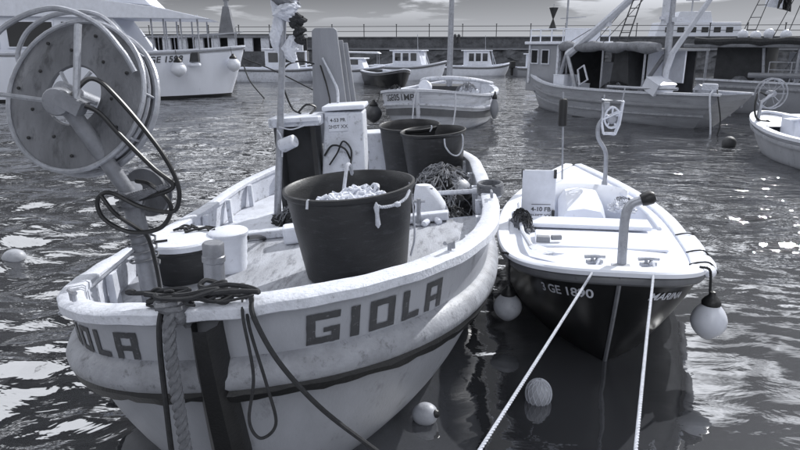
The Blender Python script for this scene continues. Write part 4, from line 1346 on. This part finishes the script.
# ---- white planked boat moored bow-on beyond the tubs
def midboat():
    h = Hull(7.2, 1.62, .5, 2.2, 2.5, 1.16, .88, 1.0, .45, (.32, .3, 1.42, .5, 1.9, 1.7, .5), 1.8, -.4)
    root = boat('fishing_boat', (.45, 16.7), (.26, .965), h, MIDHULL, 'white planked wooden boat with dark band and bare mast, moored bow-on', 'boat', CAPM, DECKM, .45, None, band=(.36, MIDHULL))
    part('boot_band', BAND, root, lambda b: h.sweep(b, lambda u: .52 / h.z(u), [(-.01, .14), (.012, .14), (.02, 0), (.012, -.14), (-.01, -.14)], 30), True)
    part('rubbing_strake', WHITE_WORN, root, lambda b: h.sweep(b, lambda u: .36 / h.z(u), [(-.02, .03), (.045, .025), (.045, -.025), (-.02, -.03)], 30), True)
    part('stem', WHITE_WORN, root, lambda b: b.tube([h.P(1, 0, v / 8) + Vector((0, -.03, 0)) for v in range(9)], .06, 8), True)
    part('mast', STEEL, root, lambda b: b.tube([(.25, 3.1, .45), (.27, 3.1, 2.6), (.30, 3.1, 5.2)], [.10, .085, .06], 12), True)
    part('cockpit_coaming', WHITE_WORN, root, lambda b: (b.tube([(-1.2, 5.6, 1.05), (-.5, 3.0, 1.28), (.3, 2.6, 1.36), (1.0, 3.2, 1.28), (1.25, 5.6, 1.05)], .06, 8, smooth=6)), True)
    part('fore_hatch', SHADOWIN, root, lambda b: b.box((.1, 3.6, .85), (1.5, 1.2, .5)), bevel=.03)
    part('roller', WHITE, root, lambda b: (b.lathe([(.16, -.16), (.17, -.14), (.17, .14), (.16, .16)], (-.15, 1.6, 1.16), 16, (R(80), 0, 0)), ), True)
    part('roller_bore', BLACK, root, lambda b: b.lathe([(.08, -.172), (.08, .0)], (-.15, 1.59, 1.16), 12, (R(80), 0, 0)))
    def reg(x, y):
        a = .62 - x
        u = .0005
        best = None
        L = 0; prev = None
        for i in range(200):
            uu = (i / 199) ** 2.2 * .5
            p = h.P(-1, uu, .2)
            if prev is not None: L += (p - prev).length
            prev = p
            if L >= a:
                u = uu; break
        p = h.P(-1, u, (.19 - y) / h.z(u))
        t1 = h.P(-1, u + .004, .2) - h.P(-1, u, .2); n = Vector((t1.y, -t1.x, 0)); n.normalize()
        if n.x > 0: n = -n
        if n.y > .3: n = -n
        return p + n * .012
    text_mesh('2GE051MP', .24, reg, 'registration_lettering', LETTER, root, .01, 1.0)
    return root, h
MIDB, MIDH = midboat()
MIDM = Matrix.Translation(MIDB.location) @ Euler(MIDB.rotation_euler).to_matrix().to_4x4()
fender(MIDM @ Vector((1.72, 2.6, .55)), .13, .75, SHADEWOOD, MIDM @ Vector((1.60, 2.6, .95)), 'long dark fender hanging on the right of the planked boat')
fender(MIDM @ Vector((-1.62, 1.35, .42)), .24, .62, paint('charcoal_vinyl', .06, .5, .3, 8, .2, .12, 0), MIDM @ Vector((-1.45, 1.4, .95)), 'dark tyre-like fender on the left bow of planked boat')
net_pile(MIDM @ Vector((1.0, 1.9, .62)), .42, .40, .60, SACK, 51, 'pale heaped net on the planked boat right of its mast', strands=40)
net_pile(MIDM @ Vector((-1.0, 1.5, .65)), .32, .30, .50, NETG, 57, 'grey net heap on the left bow of the planked boat', strands=30)
rope_thing('mooring_line', [MIDM @ Vector((-.02, .0, 1.2)), MIDM @ Vector((-.06, -.1, .9)), MIDM @ Vector((-.1, -.25, -.1))], .02, ROPEW, 'pale line down the stem of the planked boat', False)
rope_thing('mooring_line', [MIDM @ Vector((.95, .32, 1.1)), MIDM @ Vector((.98, .15, .6)), MIDM @ Vector((.9, -.1, -.1))], .02, ROPEW, 'pale line hanging over the right bow of the planked boat', False)

# ---- trawler at the right
def trawler():
    h = Hull(9.6, 1.5, .42, 2.0, 1.7, 1.45, .92, 1.02, .40, (.55, 1.0, 1.36, .45, 1.8, 1.5, .25), 1.7, -.4)
    root = boat('trawler', (5.55, 26.1), (.363, -.932), h, TRAWLHULL, 'brown planked trawler with grey wheelhouse, gantry and long boom', 'trawler', CAPM, DECKM, .30, SHADEWOOD, .35)
    part('strake', STRAKE, root, lambda b: h.sweep(b, lambda u: .62 / h.z(u), [(-.02, .035), (.04, .03), (.04, -.03), (-.02, -.035)], 30), True)
    X = lambda f: f
    wh = part('wheelhouse', GREYHULL2, root, lambda b: (b.prism([(.75, .6), (2.9, .6), (2.9, 2.30), (.9, 2.30)], -.95, 1.02, 'X')), bevel=.03)
    part('wheelhouse_roof', WHITE, root, lambda b: b.box((0.03, 1.95, 2.37), (2.25, 2.35, .10)), bevel=.02)
    part('corner_post', WHITE_WORN, root, lambda b: b.box((1.03, 2.86, 1.55), (.10, .12, 1.5)))
    part('corner_post', WHITE_WORN, root, lambda b: b.box((1.035, 1.0, 1.6), (.06, .10, 1.4)))
    for y in (1.35, 2.05):
        win(wh, (1.035, y, 1.88), .42, .46, R(90))
    part('aft_face_shade', SHADOWIN, root, lambda b: b.box((0, 2.93, 1.5), (1.8, .04, 1.5)))  # dark sheet stands in for the shadow on the wheelhouse's aft face
    # top rail with a grey life-raft case
    for x in (-1.0, 1.0):
        part('top_rail', WHITE, root, lambda b: [b.tube([(x, .95, z), (x, 3.0, z)], .022, 6) for z in (2.62, 2.85)] + [b.tube([(x, y, 2.4), (x, y, 2.86)], .022, 6) for y in (.95, 1.6, 2.3, 3.0)])
    part('top_rail', WHITE, root, lambda b: [b.tube([(-1, 3.0, z), (1, 3.0, z)], .022, 6) for z in (2.62, 2.85)] + [b.tube([(x, 3.0, 2.4), (x, 3.0, 2.86)], .02, 6) for x in (-.4, .3)])
    part('raft_case', FENDG, root, lambda b: b.tube([(-.55, 2.7, 2.62), (.55, 2.7, 2.62)], [.17, .17], 14), True)
    part('dodger', WHITE, root, lambda b: b.box((.2, 3.03, 2.62), (1.5, .02, .40)))
    # day-shape: two black cones tip to tip on a thin pole
    part('signal_pole', STEEL, root, lambda b: (b.tube([(.1, 1.9, 2.4), (.1, 1.9, 4.4)], .035, 8), b.tube([(.1, 1.5, 3.25), (.1, 3.0, 3.25)], .015, 5), b.tube([(.5, 1.6, 2.4), (.5, 1.6, 3.75)], .015, 5)), True)
    part('day_shape', BLACK, root, lambda b: b.lathe([(.01, 0), (.16, .02), (.02, .40), (.17, .80), (.01, .82)], (.5, 1.6, 2.82), 14), True)
    # shelter deck aft of the wheelhouse with a big canvas roll on its edge
    part('shelter_roof', SHADEWOOD, root, lambda b: b.box((-.2, 5.1, 2.16), (2.3, 4.3, .07)))
    def roll(b):
        pts = [(1.02 + .04 * math.sin(k), 3.0 + .42 * k, 2.24 + .03 * math.sin(k * 1.7)) for k in range(12)]
        b.tube(pts, [.15 + .04 * math.sin(k * 2.1) for k in range(12)], 10)
    part('canvas_roll', CANVAS, root, roll, True)
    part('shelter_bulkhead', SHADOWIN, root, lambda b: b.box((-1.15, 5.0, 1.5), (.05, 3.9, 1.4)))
    for y in (3.3, 5.2, 7.1):
        part('shelter_post', STEEL, root, lambda b: b.tube([(.98, y, .65), (.98, y, 2.15)], .035, 6))
    part('inner_box', SHADEWOOD, root, lambda b: b.box((-.3, 4.6, 1.2), (.9, .8, 1.1)), bevel=.02)
    part('engine_casing', SHADOWIN, root, lambda b: b.prism([(5.0, .7), (6.0, .7), (5.8, 2.1), (5.2, 2.1)], -.2, .5, 'X'))
    part('white_panel', WHITE, root, lambda b: b.box((-.55, 6.75, 1.65), (.05, .75, .95)))
    part('white_panel', WHITE, root, lambda b: b.box((-.2, 6.3, 1.65), (.65, .05, .95)))
    # gantry: inverted V legs and a long boom
    part('gantry_leg', STEEL, root, lambda b: b.tube([(1.15, 3.05, .85), (1.15, 3.5, 2.05)], .07, 8), True)
    part('gantry_leg', STEEL, root, lambda b: b.tube([(1.15, 4.15, .85), (1.15, 3.5, 2.05)], .07, 8), True)
    part('boom', paint('boom_paint', .60, .5, .15, 5, .25, .15, 0), root, lambda b: (b.tube([(1.1, 3.5, 1.98), (.85, 5.0, 3.0), (.6, 6.5, 4.05)], [.14, .13, .11], 8), b.box((.82, 5.1, 2.95), (.14, .2, .16))), True)
    part('boom_stay', RAILM, root, lambda b: (b.tube([(1.1, 3.3, 2.3), (.85, 5.0, 3.05)], .012, 4), b.tube([(1.05, 5.0, 2.2), (.6, 7.3, 4.3)], .012, 4), b.tube([(.9, 4.4, 2.2), (.4, 6.6, 4.4)], .012, 4)))
    # rope ladder / shrouds
    def ladder(b):
        a0, a1 = Vector((.9, 5.65, 2.2)), Vector((.7, 6.35, 4.3))
        b0, b1 = Vector((.9, 6.1, 2.2)), Vector((.7, 6.65, 4.3))
        b.tube([a0, a1], .02, 5); b.tube([b0, b1], .02, 5)
        for k in range(1, 9):
            f = k / 9
            b.tube([a0.lerp(a1, f), b0.lerp(b1, f)], .014, 5)
    part('ladder', RAILM, root, ladder)
    # after mast with second boom
    part('after_mast', STEEL, root, lambda b: b.tube([(.35, 7.35, .7), (.35, 7.3, 2.6), (.35, 7.25, 5.2)], [.11, .10, .08], 10), True)
    part('after_boom', paint('boom_paint', .42, .5), root, lambda b: (b.tube([(.55, 7.5, .75), (.55, 7.55, 1.6), (.5, 7.65, 2.05)], .09, 8), b.tube([(.5, 7.6, 2.0), (.1, 8.7, 3.9)], [.09, .07], 8)), True)
    part('mast_fitting', WHITE_WORN, root, lambda b: (b.box((.45, 7.2, 3.35), (.2, .2, .9), (0, 0, .4)), b.box((.35, 7.2, 3.05), (.6, .1, .08)), b.box((.30, 7.5, 3.0), (.25, .2, .12))))
    part('after_strut', SHADEWOOD, root, lambda b: b.tube([(.5, 6.4, .85), (.4, 7.25, 2.0)], .06, 6))
    # aft deck gear
    part('roller_bar', STEEL, root, lambda b: b.tube([(1.34, 6.0, 1.06), (1.28, 7.2, 1.08), (.98, 8.5, 1.12)], .045, 8), True)
    part('winch', STEEL, root, lambda b: (b.lathe([(.16, -.2), (.16, -.16), (.08, -.14), (.08, .14), (.16, .16), (.16, .2)], (.35, 8.8, 1.1), 14, (0, R(90), 0)), b.box((.35, 8.8, .9), (.4, .2, .4))), True)
    part('side_frame', WHITE_WORN, root, lambda b: [b.tube([(1.2, 4.4, 1.0), (1.2, 4.25, 1.5), (1.2, 4.55, 1.65), (1.2, 4.8, 1.2), (1.2, 4.4, 1.0)], .035, 6)])
    return root, h
TR, TRH = trawler()
TRM = Matrix.Translation(TR.location) @ Euler(TR.rotation_euler).to_matrix().to_4x4()
def crate(M_, p, size, mat, label, rz=0.0, rx=0.0):
    c = M_ @ Vector(p)
    root = empty('crate', c, (rx, 0, rz), label, 'crate')
    sx_, sy_, sz_ = size; t = .03
    part('crate_base', mat, root, lambda b: b.box((0, 0, .02), (sx_, sy_, .04)))
    for s_ in (-1, 1):
        part('crate_side', mat, root, lambda b: b.box((s_ * (sx_ / 2 - t / 2), 0, sz_ / 2 + .02), (t, sy_ - .002, sz_ - .04)))
        part('crate_end', mat, root, lambda b: b.box((0, s_ * (sy_ / 2 - t / 2), sz_ / 2 + .02), (sx_ - 2 * t - .002, t, sz_ - .042)))
    part('crate_lid', mat, root, lambda b: b.box((0, 0, sz_ + .015), (sx_ + .02, sy_ + .02, .03)), bevel=.008)
    return root
crate(TRM, (.95, 3.25, .65), (.6, .6, .62), WHITE, 'tall white box on the trawler deck behind the wheelhouse', .4)
crate(TRM, (.85, 4.0, .65), (.42, .42, .36), WHITE, 'small white box between the gantry legs of trawler', .4)
crate(TRM, (.85, 7.55, .98), (.75, .5, .34), FENDW, 'pale fish crate tilted on the trawler after deck', .5, .45)
net_pile(TRM @ Vector((.7, 5.6, .62)), .55, .95, .50, NETG, 61, 'grey net heap on the trawler deck under the canvas roll', strands=50)
rope_thing('mooring_line', [TRM @ Vector((.60, 9.35, 1.12)), TRM @ Vector((.78, 9.45, .95)), TRM @ Vector((.80, 9.6, .3)), TRM @ Vector((.78, 9.65, -.2))], .025, ROPEW, 'pale rope bunch hanging off the trawler stern', False)
rope_thing('mooring_line', [TRM @ Vector((.50, 9.4, 1.14)), TRM @ Vector((.66, 9.62, .9)), TRM @ Vector((.62, 9.75, .3)), TRM @ Vector((.72, 9.75, -.2))], .018, ROPED, 'dark slack rope looping off the trawler stern', False)
o = part('rope_coil', ROPEW, None, lambda b: [b.tube([TRM @ Vector((.45 + .15 * math.cos(q * .6 + k), 9.1 + .2 * math.sin(q * .6 + k), 1.14 + .03 * k)) for q in range(12)], .03, 5) for k in range(5)], True)
tag(o, 'pale rope coil on the trawler stern rail', 'rope')

# ---- second trawler behind it, grey steel hull
def trawler2():
    h = Hull(12.5, 1.8, .42, 2.0, 1.6, 1.5, 1.05, 1.12, .82, (.6, .35, 1.65, .45, 1.8, 1.5, .75), 2.0, -.4)
    root = boat('trawler', (21.1, 16.2), (-.755, .655), h, GREYHULL2, 'grey steel trawler with dark shelter and tall mast, behind the brown trawler', 'trawler', WHITE_WORN, DECKM, .3, STRAKE, .2)
    part('canopy', CANVAS, root, lambda b: b.box((-.3, 10.2, 2.28), (2.8, 5.6, .12)), bevel=.03)
    def roll(b):
        b.tube([(-1.65 + .03 * math.sin(k), 8.0 + .42 * k, 2.42 + .03 * math.sin(k * 1.9)) for k in range(12)], [.12 + .03 * math.sin(k * 2.3) for k in range(12)], 8)
    part('net_roll', NETD, root, roll, True)
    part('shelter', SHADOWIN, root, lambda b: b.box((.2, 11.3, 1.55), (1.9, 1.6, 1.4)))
    part('shelter_edge', WHITE_WORN, root, lambda b: b.tube([(-.78, 10.45, .8), (-.78, 10.6, 2.2)], .05, 6))
    for y in (8.2, 9.4, 12.2):
        part('canopy_post', STEEL, root, lambda b: b.tube([(-1.5, y, .8), (-1.5, y, 2.25)], .05, 6))
    part('mast', STEEL, root, lambda b: b.tube([(-.9, 9.2, .8), (-.8, 9.2, 3.0), (-.75, 9.2, 5.5)], [.13, .12, .09], 10), True)
    part('mast_strut', SHADEWOOD, root, lambda b: b.tube([(-1.2, 9.9, .9), (-.9, 9.3, 2.4)], .12, 8), True)
    part('white_screen', WHITE, root, lambda b: (b.box((.9, 8.9, 1.5), (.05, 2.4, 1.1))))
    part('white_cabin', WHITE, root, lambda b: b.box((1.2, 6.5, 1.6), (1.0, 2.4, 1.6)), bevel=.03)
    part('railing', STEEL, root, lambda b: [b.tube([(-1.55, 7.6, z), (-1.5, 10.2, z)], .02, 5) for z in (1.5, 1.75)] + [b.tube([(-1.53, 7.6 + .65 * k, .95), (-1.53, 7.6 + .65 * k, 1.76)], .02, 5) for k in range(5)])
    def shr(b):
        for k, (y, yt) in enumerate(((10.9, 10.3), (11.3, 10.45), (10.3, 9.4), (9.9, 9.3), (8.4, 9.1))):
            b.tube([(-1.4, y, 2.4), (-.8, yt, 5.2)], .014, 4)
        for k in range(6):
            f = k / 7
            b.tube([Vector((-1.4, 10.9, 2.4)).lerp(Vector((-.8, 10.3, 5.2)), f), Vector((-1.4, 11.3, 2.4)).lerp(Vector((-.8, 10.45, 5.2)), f)], .012, 4)
    part('shrouds', RAILM, root, shr)
    def flag(c, wd, hg, seed):
        def fn(b):
            rows = []
            for j in range(7):
                rows.append([(c[0] + .08 * math.sin(k * 1.1 + j * .4 + seed), c[1] - wd * k / 8, c[2] - hg * j / 6 - .25 * hg * (k / 8) ** 1.3) for k in range(9)])
            b.grid(rows)
        return fn
    part('flag', FENDW, root, flag((-.9, 10.75, 3.9), .55, .35, 1), thick=.006)
    part('flag', BLACK, root, flag((-.9, 10.35, 3.92), .40, .45, 2), thick=.006)
    part('flag', BLACK, root, flag((-.9, 9.1, 3.1), .45, .40, 4), thick=.006)
    part('gear_heap', NETG, root, lambda b: [b.lathe([(.3, 0), (.28, .15), (.15, .28), (.02, .3)], (-.9, 8.4 + .7 * k, .95), 10) for k in range(5)], True)
    part('boom', SHADEWOOD, root, lambda b: b.tube([(-1.6, 7.5, 1.35), (-1.5, 10.8, 1.30)], .09, 8), True)
    return root
T2 = trawler2()
T2M = Matrix.Translation(T2.location) @ Euler(T2.rotation_euler).to_matrix().to_4x4()
for i, (y, z) in enumerate(((9.9, 2.62), (10.4, 2.66), (10.8, 2.60), (11.2, 2.64))):
    ball('net_buoy', T2M @ Vector((-1.3, y, z)), .17, FENDW, 'pale round buoy stowed on the grey trawler canopy', 'buoy', group='buoys on the trawler canopy', collar=False)

# ---- small pale boat at the right edge with a wire wheel hauler
def smallboat():
    h = Hull(5.2, .92, .5, 2.0, 2.0, .80, .55, .6, .6, (.3, .2, .8, .5, 1.8, 1.5, .55), 1.7, -.3)
    root = boat('skiff', (8.45, 14.75), (.02, -1.0), h, HULLLOW, 'pale open boat with spoked wheel hauler at its bow', 'boat', WHITE, WHITE_WORN, .22, STRAKE, .14)
    part('fore_deck', WHITE_WORN, root, lambda b: h.deck(b, lambda y: h.z(y / h.L) - .03, .1, 1.1, .06, 8, 6))
    def wheel(b):
        c = Vector((.35, .75, 1.28)); r = .32
        for o_ in (-.07, .07):
            b.tube([c + Vector((r * math.cos(2 * math.pi * k / 20), o_, r * math.sin(2 * math.pi * k / 20))) for k in range(20)], .016, 5, closed=True)
        for k in range(10):
            a = 2 * math.pi * k / 10
            b.tube([c, c + Vector((r * math.cos(a), .07 if k % 2 else -.07, r * math.sin(a)))], .008, 4)
        b.lathe([(.07, -.1), (.07, .1)], c, 10, (R(90), 0, 0))
    part('hauler_wheel', STEEL, root, wheel, True)
    part('hauler_post', STEEL, root, lambda b: b.tube([(.62, .85, .6), (.60, .85, 1.1), (.36, .82, 1.28)], .04, 8), True)
    part('hauler_hose', HOSE, root, lambda b: b.tube([(.4, .8, 1.2), (.65, .8, 1.3), (.72, .85, 1.0), (.66, .9, .75), (.4, .95, .7)], .022, 6, smooth=6), True)
    part('side_board', WHITE, root, lambda b: b.box((-.1, 1.6, .86), (1.1, .25, .03), (0, .1, 0)))
    part('engine_box', WHITE, root, lambda b: b.box((.0, 1.35, .65), (.5, .5, .45)), bevel=.02)
    return root
SBT = smallboat()
SM = Matrix.Translation(SBT.location) @ Euler(SBT.rotation_euler).to_matrix().to_4x4()
fender(SM @ Vector((.98, 4.0, .30)), .10, .42, BLACK, SM @ Vector((.9, 4.0, .62)), 'black fender on the side of the pale boat with wheel hauler')
ball('float', Vector((7.75, 14.75, .08)), .16, paint('dark_float', .05, .5), 'dark float in the water off the bow of the pale boat', collar=False)

# ---- passenger ferry at the left
def ferry():
    h = Hull(18, 2.5, .32, 1.7, 1.3, 2.25, 2.0, 2.0, .8, (.75, .3, 2.35, .38, 1.8, 1.3, .8), 1.6, -.4)
    fw = paint('ferry_white', .74, .4, .06, 1.5, .12, .3, 0, streak=(1, 1, .3))
    root = boat('ferry', (-7.25, 30.4), (-.985, -.17), h, fw, 'white passenger ferry with dark cabin windows and overhanging upper deck', 'ferry', WHITE, DECKW, .15, None, band=(.94, BLACK))
    part('rub_line', paint('grey_line', .22, .5), root, lambda b: h.sweep(b, lambda u: .12 / h.z(u), [(-.01, .04), (.03, .035), (.03, -.035), (-.01, -.04)], 30), True)
    cab = part('deckhouse', fw, root, lambda b: b.prism([(4.1, 1.85), (16.5, 1.85), (16.5, 3.42), (5.2, 3.42)], -1.95, 1.95, 'X'), bevel=.03)
    # side windows: forward one with slanted edge, then pairs
    def slwin(b):
        b.prism([(5.15, 2.22), (7.2, 2.22), (7.2, 3.22), (5.9, 3.22)], -1.975, -1.95, 'X')
    part('window', GLASS, cab, slwin)
    for y0, y1 in ((7.55, 9.3), (9.7, 11.1), (11.15, 12.5), (12.9, 14.6)):
        part('window', GLASS, cab, lambda b: b.box((-1.965, (y0 + y1) / 2, 2.72), (.025, y1 - y0, .98)))
        part('window_frame', WHITE, cab, lambda b: (b.box((-1.975, y0 - .03, 2.72), (.05, .06, 1.1)), b.box((-1.975, y1 + .03, 2.72), (.05, .06, 1.1)), b.box((-1.98, (y0 + y1) / 2, 2.20), (.06, y1 - y0, .06)), b.box((-1.98, (y0 + y1) / 2, 3.24), (.06, y1 - y0, .06))))
    part('upper_deck', WHITE, root, lambda b: b.prism([(1.2, 3.36), (16.8, 3.46), (16.8, 4.15), (5.5, 4.10), (3.2, 3.80)], -2.15, 2.15, 'X'), bevel=.03)
    part('upper_bulwark', fw, root, lambda b: b.prism([(3.6, 3.9), (6.0, 4.1), (6.0, 4.75), (4.4, 4.75)], -1.8, 1.8, 'X'), bevel=.03)
    for x in (-1.7, 1.7):
        for y in (1.8, 2.5, 3.2, 3.7):
            part('deck_post', STEEL, root, lambda b: b.tube([(x, y, 2.1), (x, y, 3.55)], .035, 6))
    part('bow_rail', STEEL, root, lambda b: (h.sweep(b, lambda u: 0, [(-.06, .62), (-.02, .64), (-.02, .60)], 16, .22), [b.tube([h.P(sd, u, 0) + Vector((-.05 * sd, 0, 0)), h.P(sd, u, 0) + Vector((-.05 * sd, 0, .62))], .02, 5) for sd in (-1, 1) for u in (.02, .07, .13, .19)]))
    # hull opening with a white padded sill
    u1 = .11
    p = h.P(-1, .115, .18)
    part('hull_port', SHADOWIN, root, lambda b: b.box((p.x - .01, p.y, 1.78), (.14, .62, .40), (0, 0, R(-19))))
    part('port_sill', WHITE, root, lambda b: b.box((p.x - .03, p.y, 1.46), (.22, .72, .14), (0, 0, R(-19))), bevel=.05)
    # registration
    def reg(x, y):
        yy = 3.35 - x
        u = yy / h.L
        for _ in range(6):
            q = h.P(-1, u, .2); u += (yy - q.y) / h.L
        q = h.P(-1, u, (.36 - y) / h.z(u))
        return q + Vector((-.03, -.0, 0))
    text_mesh('3 GE 1598', .36, reg, 'registration_lettering', LETTER, root, .02, 1.05)
    part('vent_slot', BLACK, root, lambda b: b.box((h.P(-1, .26, .4).x - .01, 4.75, 1.22), (.05, .55, .05)))
    # benches and rails on the upper deck
    part('upper_rail', STEEL, root, lambda b: [b.tube([(-1.9, 6.2, z), (-1.9, 16, z)], .025, 5) for z in (4.5, 4.9)] + [b.tube([(-1.9, 6.2 + 1.1 * k, 4.1), (-1.9, 6.2 + 1.1 * k, 4.92)], .025, 5) for k in range(9)])
    part('deck_bench', SHADEWOOD, root, lambda b: [b.box((-1.3, 6.6 + .55 * k, 4.35), (.5, .45, .45)) for k in range(4)])
    # the ferry's far awning mast stays hidden above the frame
    return root, h
FE, FEH = ferry()
FM = Matrix.Translation(FE.location) @ Euler(FE.rotation_euler).to_matrix().to_4x4()
def fball(u, dz, r, lab):
    p = FEH.P(-1, u, 0)
    fender(FM @ Vector((p.x - r * .8, p.y - .1, p.z - dz)), r, r * 2.3, FENDW, FM @ Vector((p.x - .06, p.y, p.z)), lab)
fball(.155, .72, .34, 'white ball fender on the ferry bow nearer its cabin')
fball(.032, .72, .32, 'white ball fender beside the ferry stem')
fball(.72, .75, .36, 'white ball fender on the ferry side behind the net reel')
rope_thing('anchor_warp', [FM @ Vector((0, .1, 1.7)), Vector((-6.0, 31, 1.1)), Vector((-3.6, 31.0, -.1))], .03, ROPED, 'dark warp sloping down from the ferry stem', False)
rope_thing('anchor_warp', [FM @ Vector((.1, .1, 1.4)), Vector((-6.9, 29.6, .7)), Vector((-6.0, 28.6, -.1))], .03, ROPED, 'second dark warp dropping steeply from the ferry stem', False)

# ---- white ship lying outside the breakwater
def ship():
    root = empty('ship', (40.5, 92, 0), (0, 0, R(-6)), 'white ship superstructure rising beyond the breakwater behind the trawlers', 'ship')
    part('hull', GREYHULL2, root, lambda b: b.prism([(-13, 3.1), (-12, -.5), (13, -.5), (14, 3.3)], -2.5, 2.5))
    sup = part('superstructure', WHITE, root, lambda b: b.prism([(-5.2, 3.0), (6.5, 3.0), (6.0, 5.3), (-4.6, 5.3)], -2.0, 2.0), bevel=.05)
    part('bridge', WHITE, root, lambda b: b.prism([(-2.6, 5.3), (2.4, 5.3), (2.0, 6.7), (-2.0, 6.7)], -1.7, 1.7), bevel=.05)
    for k in range(6):
        part('window', GLASS, sup, lambda b: b.box((-3.4 + 1.6 * k, -2.02, 4.3), (.9, .06, .7)))
    part('mast', STEEL, root, lambda b: (b.tube([(0, 0, 6.7), (0, 0, 9.5)], .1, 6), b.tube([(-.9, 0, 8.2), (.9, 0, 8.2)], .06, 5)))
ship()

# ---- boats along the breakwater
def small_hull(L, B, zb, zm):
    return Hull(L, B, .45, 1.9, 1.6, zb, zm, zm + .05, .75, (.35, .15, B * .88, .45, 1.8, 1.4, .7), 1.7, -.3)
def far_boat(loc, d, L, B, zb, zm, hm, label, cabin=None, extras=None, name='motorboat'):
    h = small_hull(L, B, zb, zm)
    root = boat(name, loc, d, h, hm, label, 'boat', WHITE, WHITE_WORN, .2, BAND, .12)
    if cabin:
        y0, y1, z1, n = cabin
        c_ = part('cabin', WHITE, root, lambda b: b.prism([(y0, zm - .2), (y1, zm - .2), (y1, z1), (y0 + .35, z1)], -B * .6, B * .6, 'X'), bevel=.03)
        part('cabin_roof', WHITE, root, lambda b: b.box((0, (y0 + y1) / 2 + .15, z1 + .035), (B * 1.35, y1 - y0 + .1, .07)), bevel=.02)
        for k in range(n):
            f = (y1 - y0 - .5) / n
            for sd in (-1, 1):
                part('window', GLASS, c_, lambda b: b.box((sd * (B * .6 + .005), y0 + .4 + f * (k + .5), (zm + z1) / 2 + .12), (.03, f * .72, (z1 - zm) * .5)))
    if extras: extras(root, h)
    return root
def ex_antenna(root, h):
    part('antenna', STEEL, root, lambda b: (b.tube([(0, 2.0, 1.6), (0, 2.05, 3.0)], .02, 5), b.tube([(.4, 1.2, .7), (.1, 1.5, 1.9)], .03, 5), b.tube([(-.4, 1.2, .7), (.1, 1.5, 1.9)], .03, 5)))
def ex_canopy(root, h):
    part('canopy', SACK, root, lambda b: b.prism([(1.0, 1.65), (h.L - .4, 1.75), (h.L - .5, 1.85), (1.2, 1.78)], -h.B * .9, h.B * .9, 'X'))
    for y in (1.2, h.L - .6):
        for sd in (-1, 1):
            part('canopy_post', STEEL, root, lambda b: b.tube([(sd * h.B * .8, y, .6), (sd * h.B * .8, y, 1.72)], .025, 5))
def ex_frame(root, h):
    def fr(b):
        for x in (-.55, .55):
            b.tube([(x, 1.6, .7), (x, 1.6, 1.9), (x, 2.8, 1.9), (x, 2.8, .7)], .04, 5)
        b.tube([(-.55, 1.6, 1.9), (.55, 1.6, 1.9)], .04, 5); b.tube([(-.55, 2.8, 1.9), (.55, 2.8, 1.9)], .04, 5)
    part('tube_frame', WHITE, root, fr)
def ex_engine(root, h):
    part('outboard', BLACK, root, lambda b: (b.box((0, h.L + .12, .85), (.34, .36, .5)), b.box((0, h.L + .15, .4), (.14, .2, .7))), bevel=.03)
far_boat((8.6, 50.6), (-.99, -.12), 4.8, .95, .95, .7, WHITE, 'white cabin motorboat with three side windows below the breakwater', (1.5, 3.6, 1.85, 3), ex_antenna)
far_boat((11.6, 50.2), (-.96, -.25), 3.0, .85, .8, .62, GREYHULL2, 'grey dinghy with black outboard beside the cabin motorboat', (1.0, 1.8, 1.6, 1), ex_engine)
far_boat((-1.0, 40.6), (-.97, .2), 4.6, 1.0, 1.05, .85, WHITE, 'white motorboat with long flat cabin and dark windows left of the planked boat', (1.0, 4.0, 1.45, 3), None)
far_boat((-.5, 50.5), (-1, .05), 5.2, 1.1, .9, .7, WHITE_WORN, 'open launch under a pale flat canvas canopy by the breakwater', None, ex_canopy)
far_boat((.25, 36.0), (-.45, .9), 4.4, 1.0, 1.0, .75, DARKHULL, 'black hulled open boat behind the planked boat', None, None)
far_boat((3.1, 43.5), (-.93, .35), 5.6, 1.15, 1.25, .9, WHITE, 'white cruiser with raised wheelhouse behind the planked boat mast', (1.4, 3.6, 1.9, 3), ex_antenna)
far_boat((-4.6, 43.0), (-.99, -.1), 6.2, 1.25, 1.0, .8, WHITE_WORN, 'pale workboat with cabin partly hidden by the tall boards', (2.0, 4.2, 2.0, 2), ex_frame)
far_boat((-8.3, 47.0), (-.98, -.1), 3.4, .8, .6, .5, DARKHULL, 'low black dinghy beyond the ferry stem', None, None, 'dinghy')
far_boat((-6.7, 48.5), (-.95, .2), 3.6, .9, .9, .7, GREYHULL2, 'grey boat with white tubular frame beyond the thin mast', None, ex_frame)
far_boat((5.2, 52.5), (-.9, .3), 3.2, .8, .7, .55, GREYHULL2, 'small grey open boat tucked behind the cabin motorboat', None, None, 'dinghy')
far_boat((15.8, 49.5), (-.97, .1), 4.6, 1.0, .95, .75, WHITE_WORN, 'worn white boat behind the trawler wheelhouse', (1.6, 3.2, 1.8, 2), None)
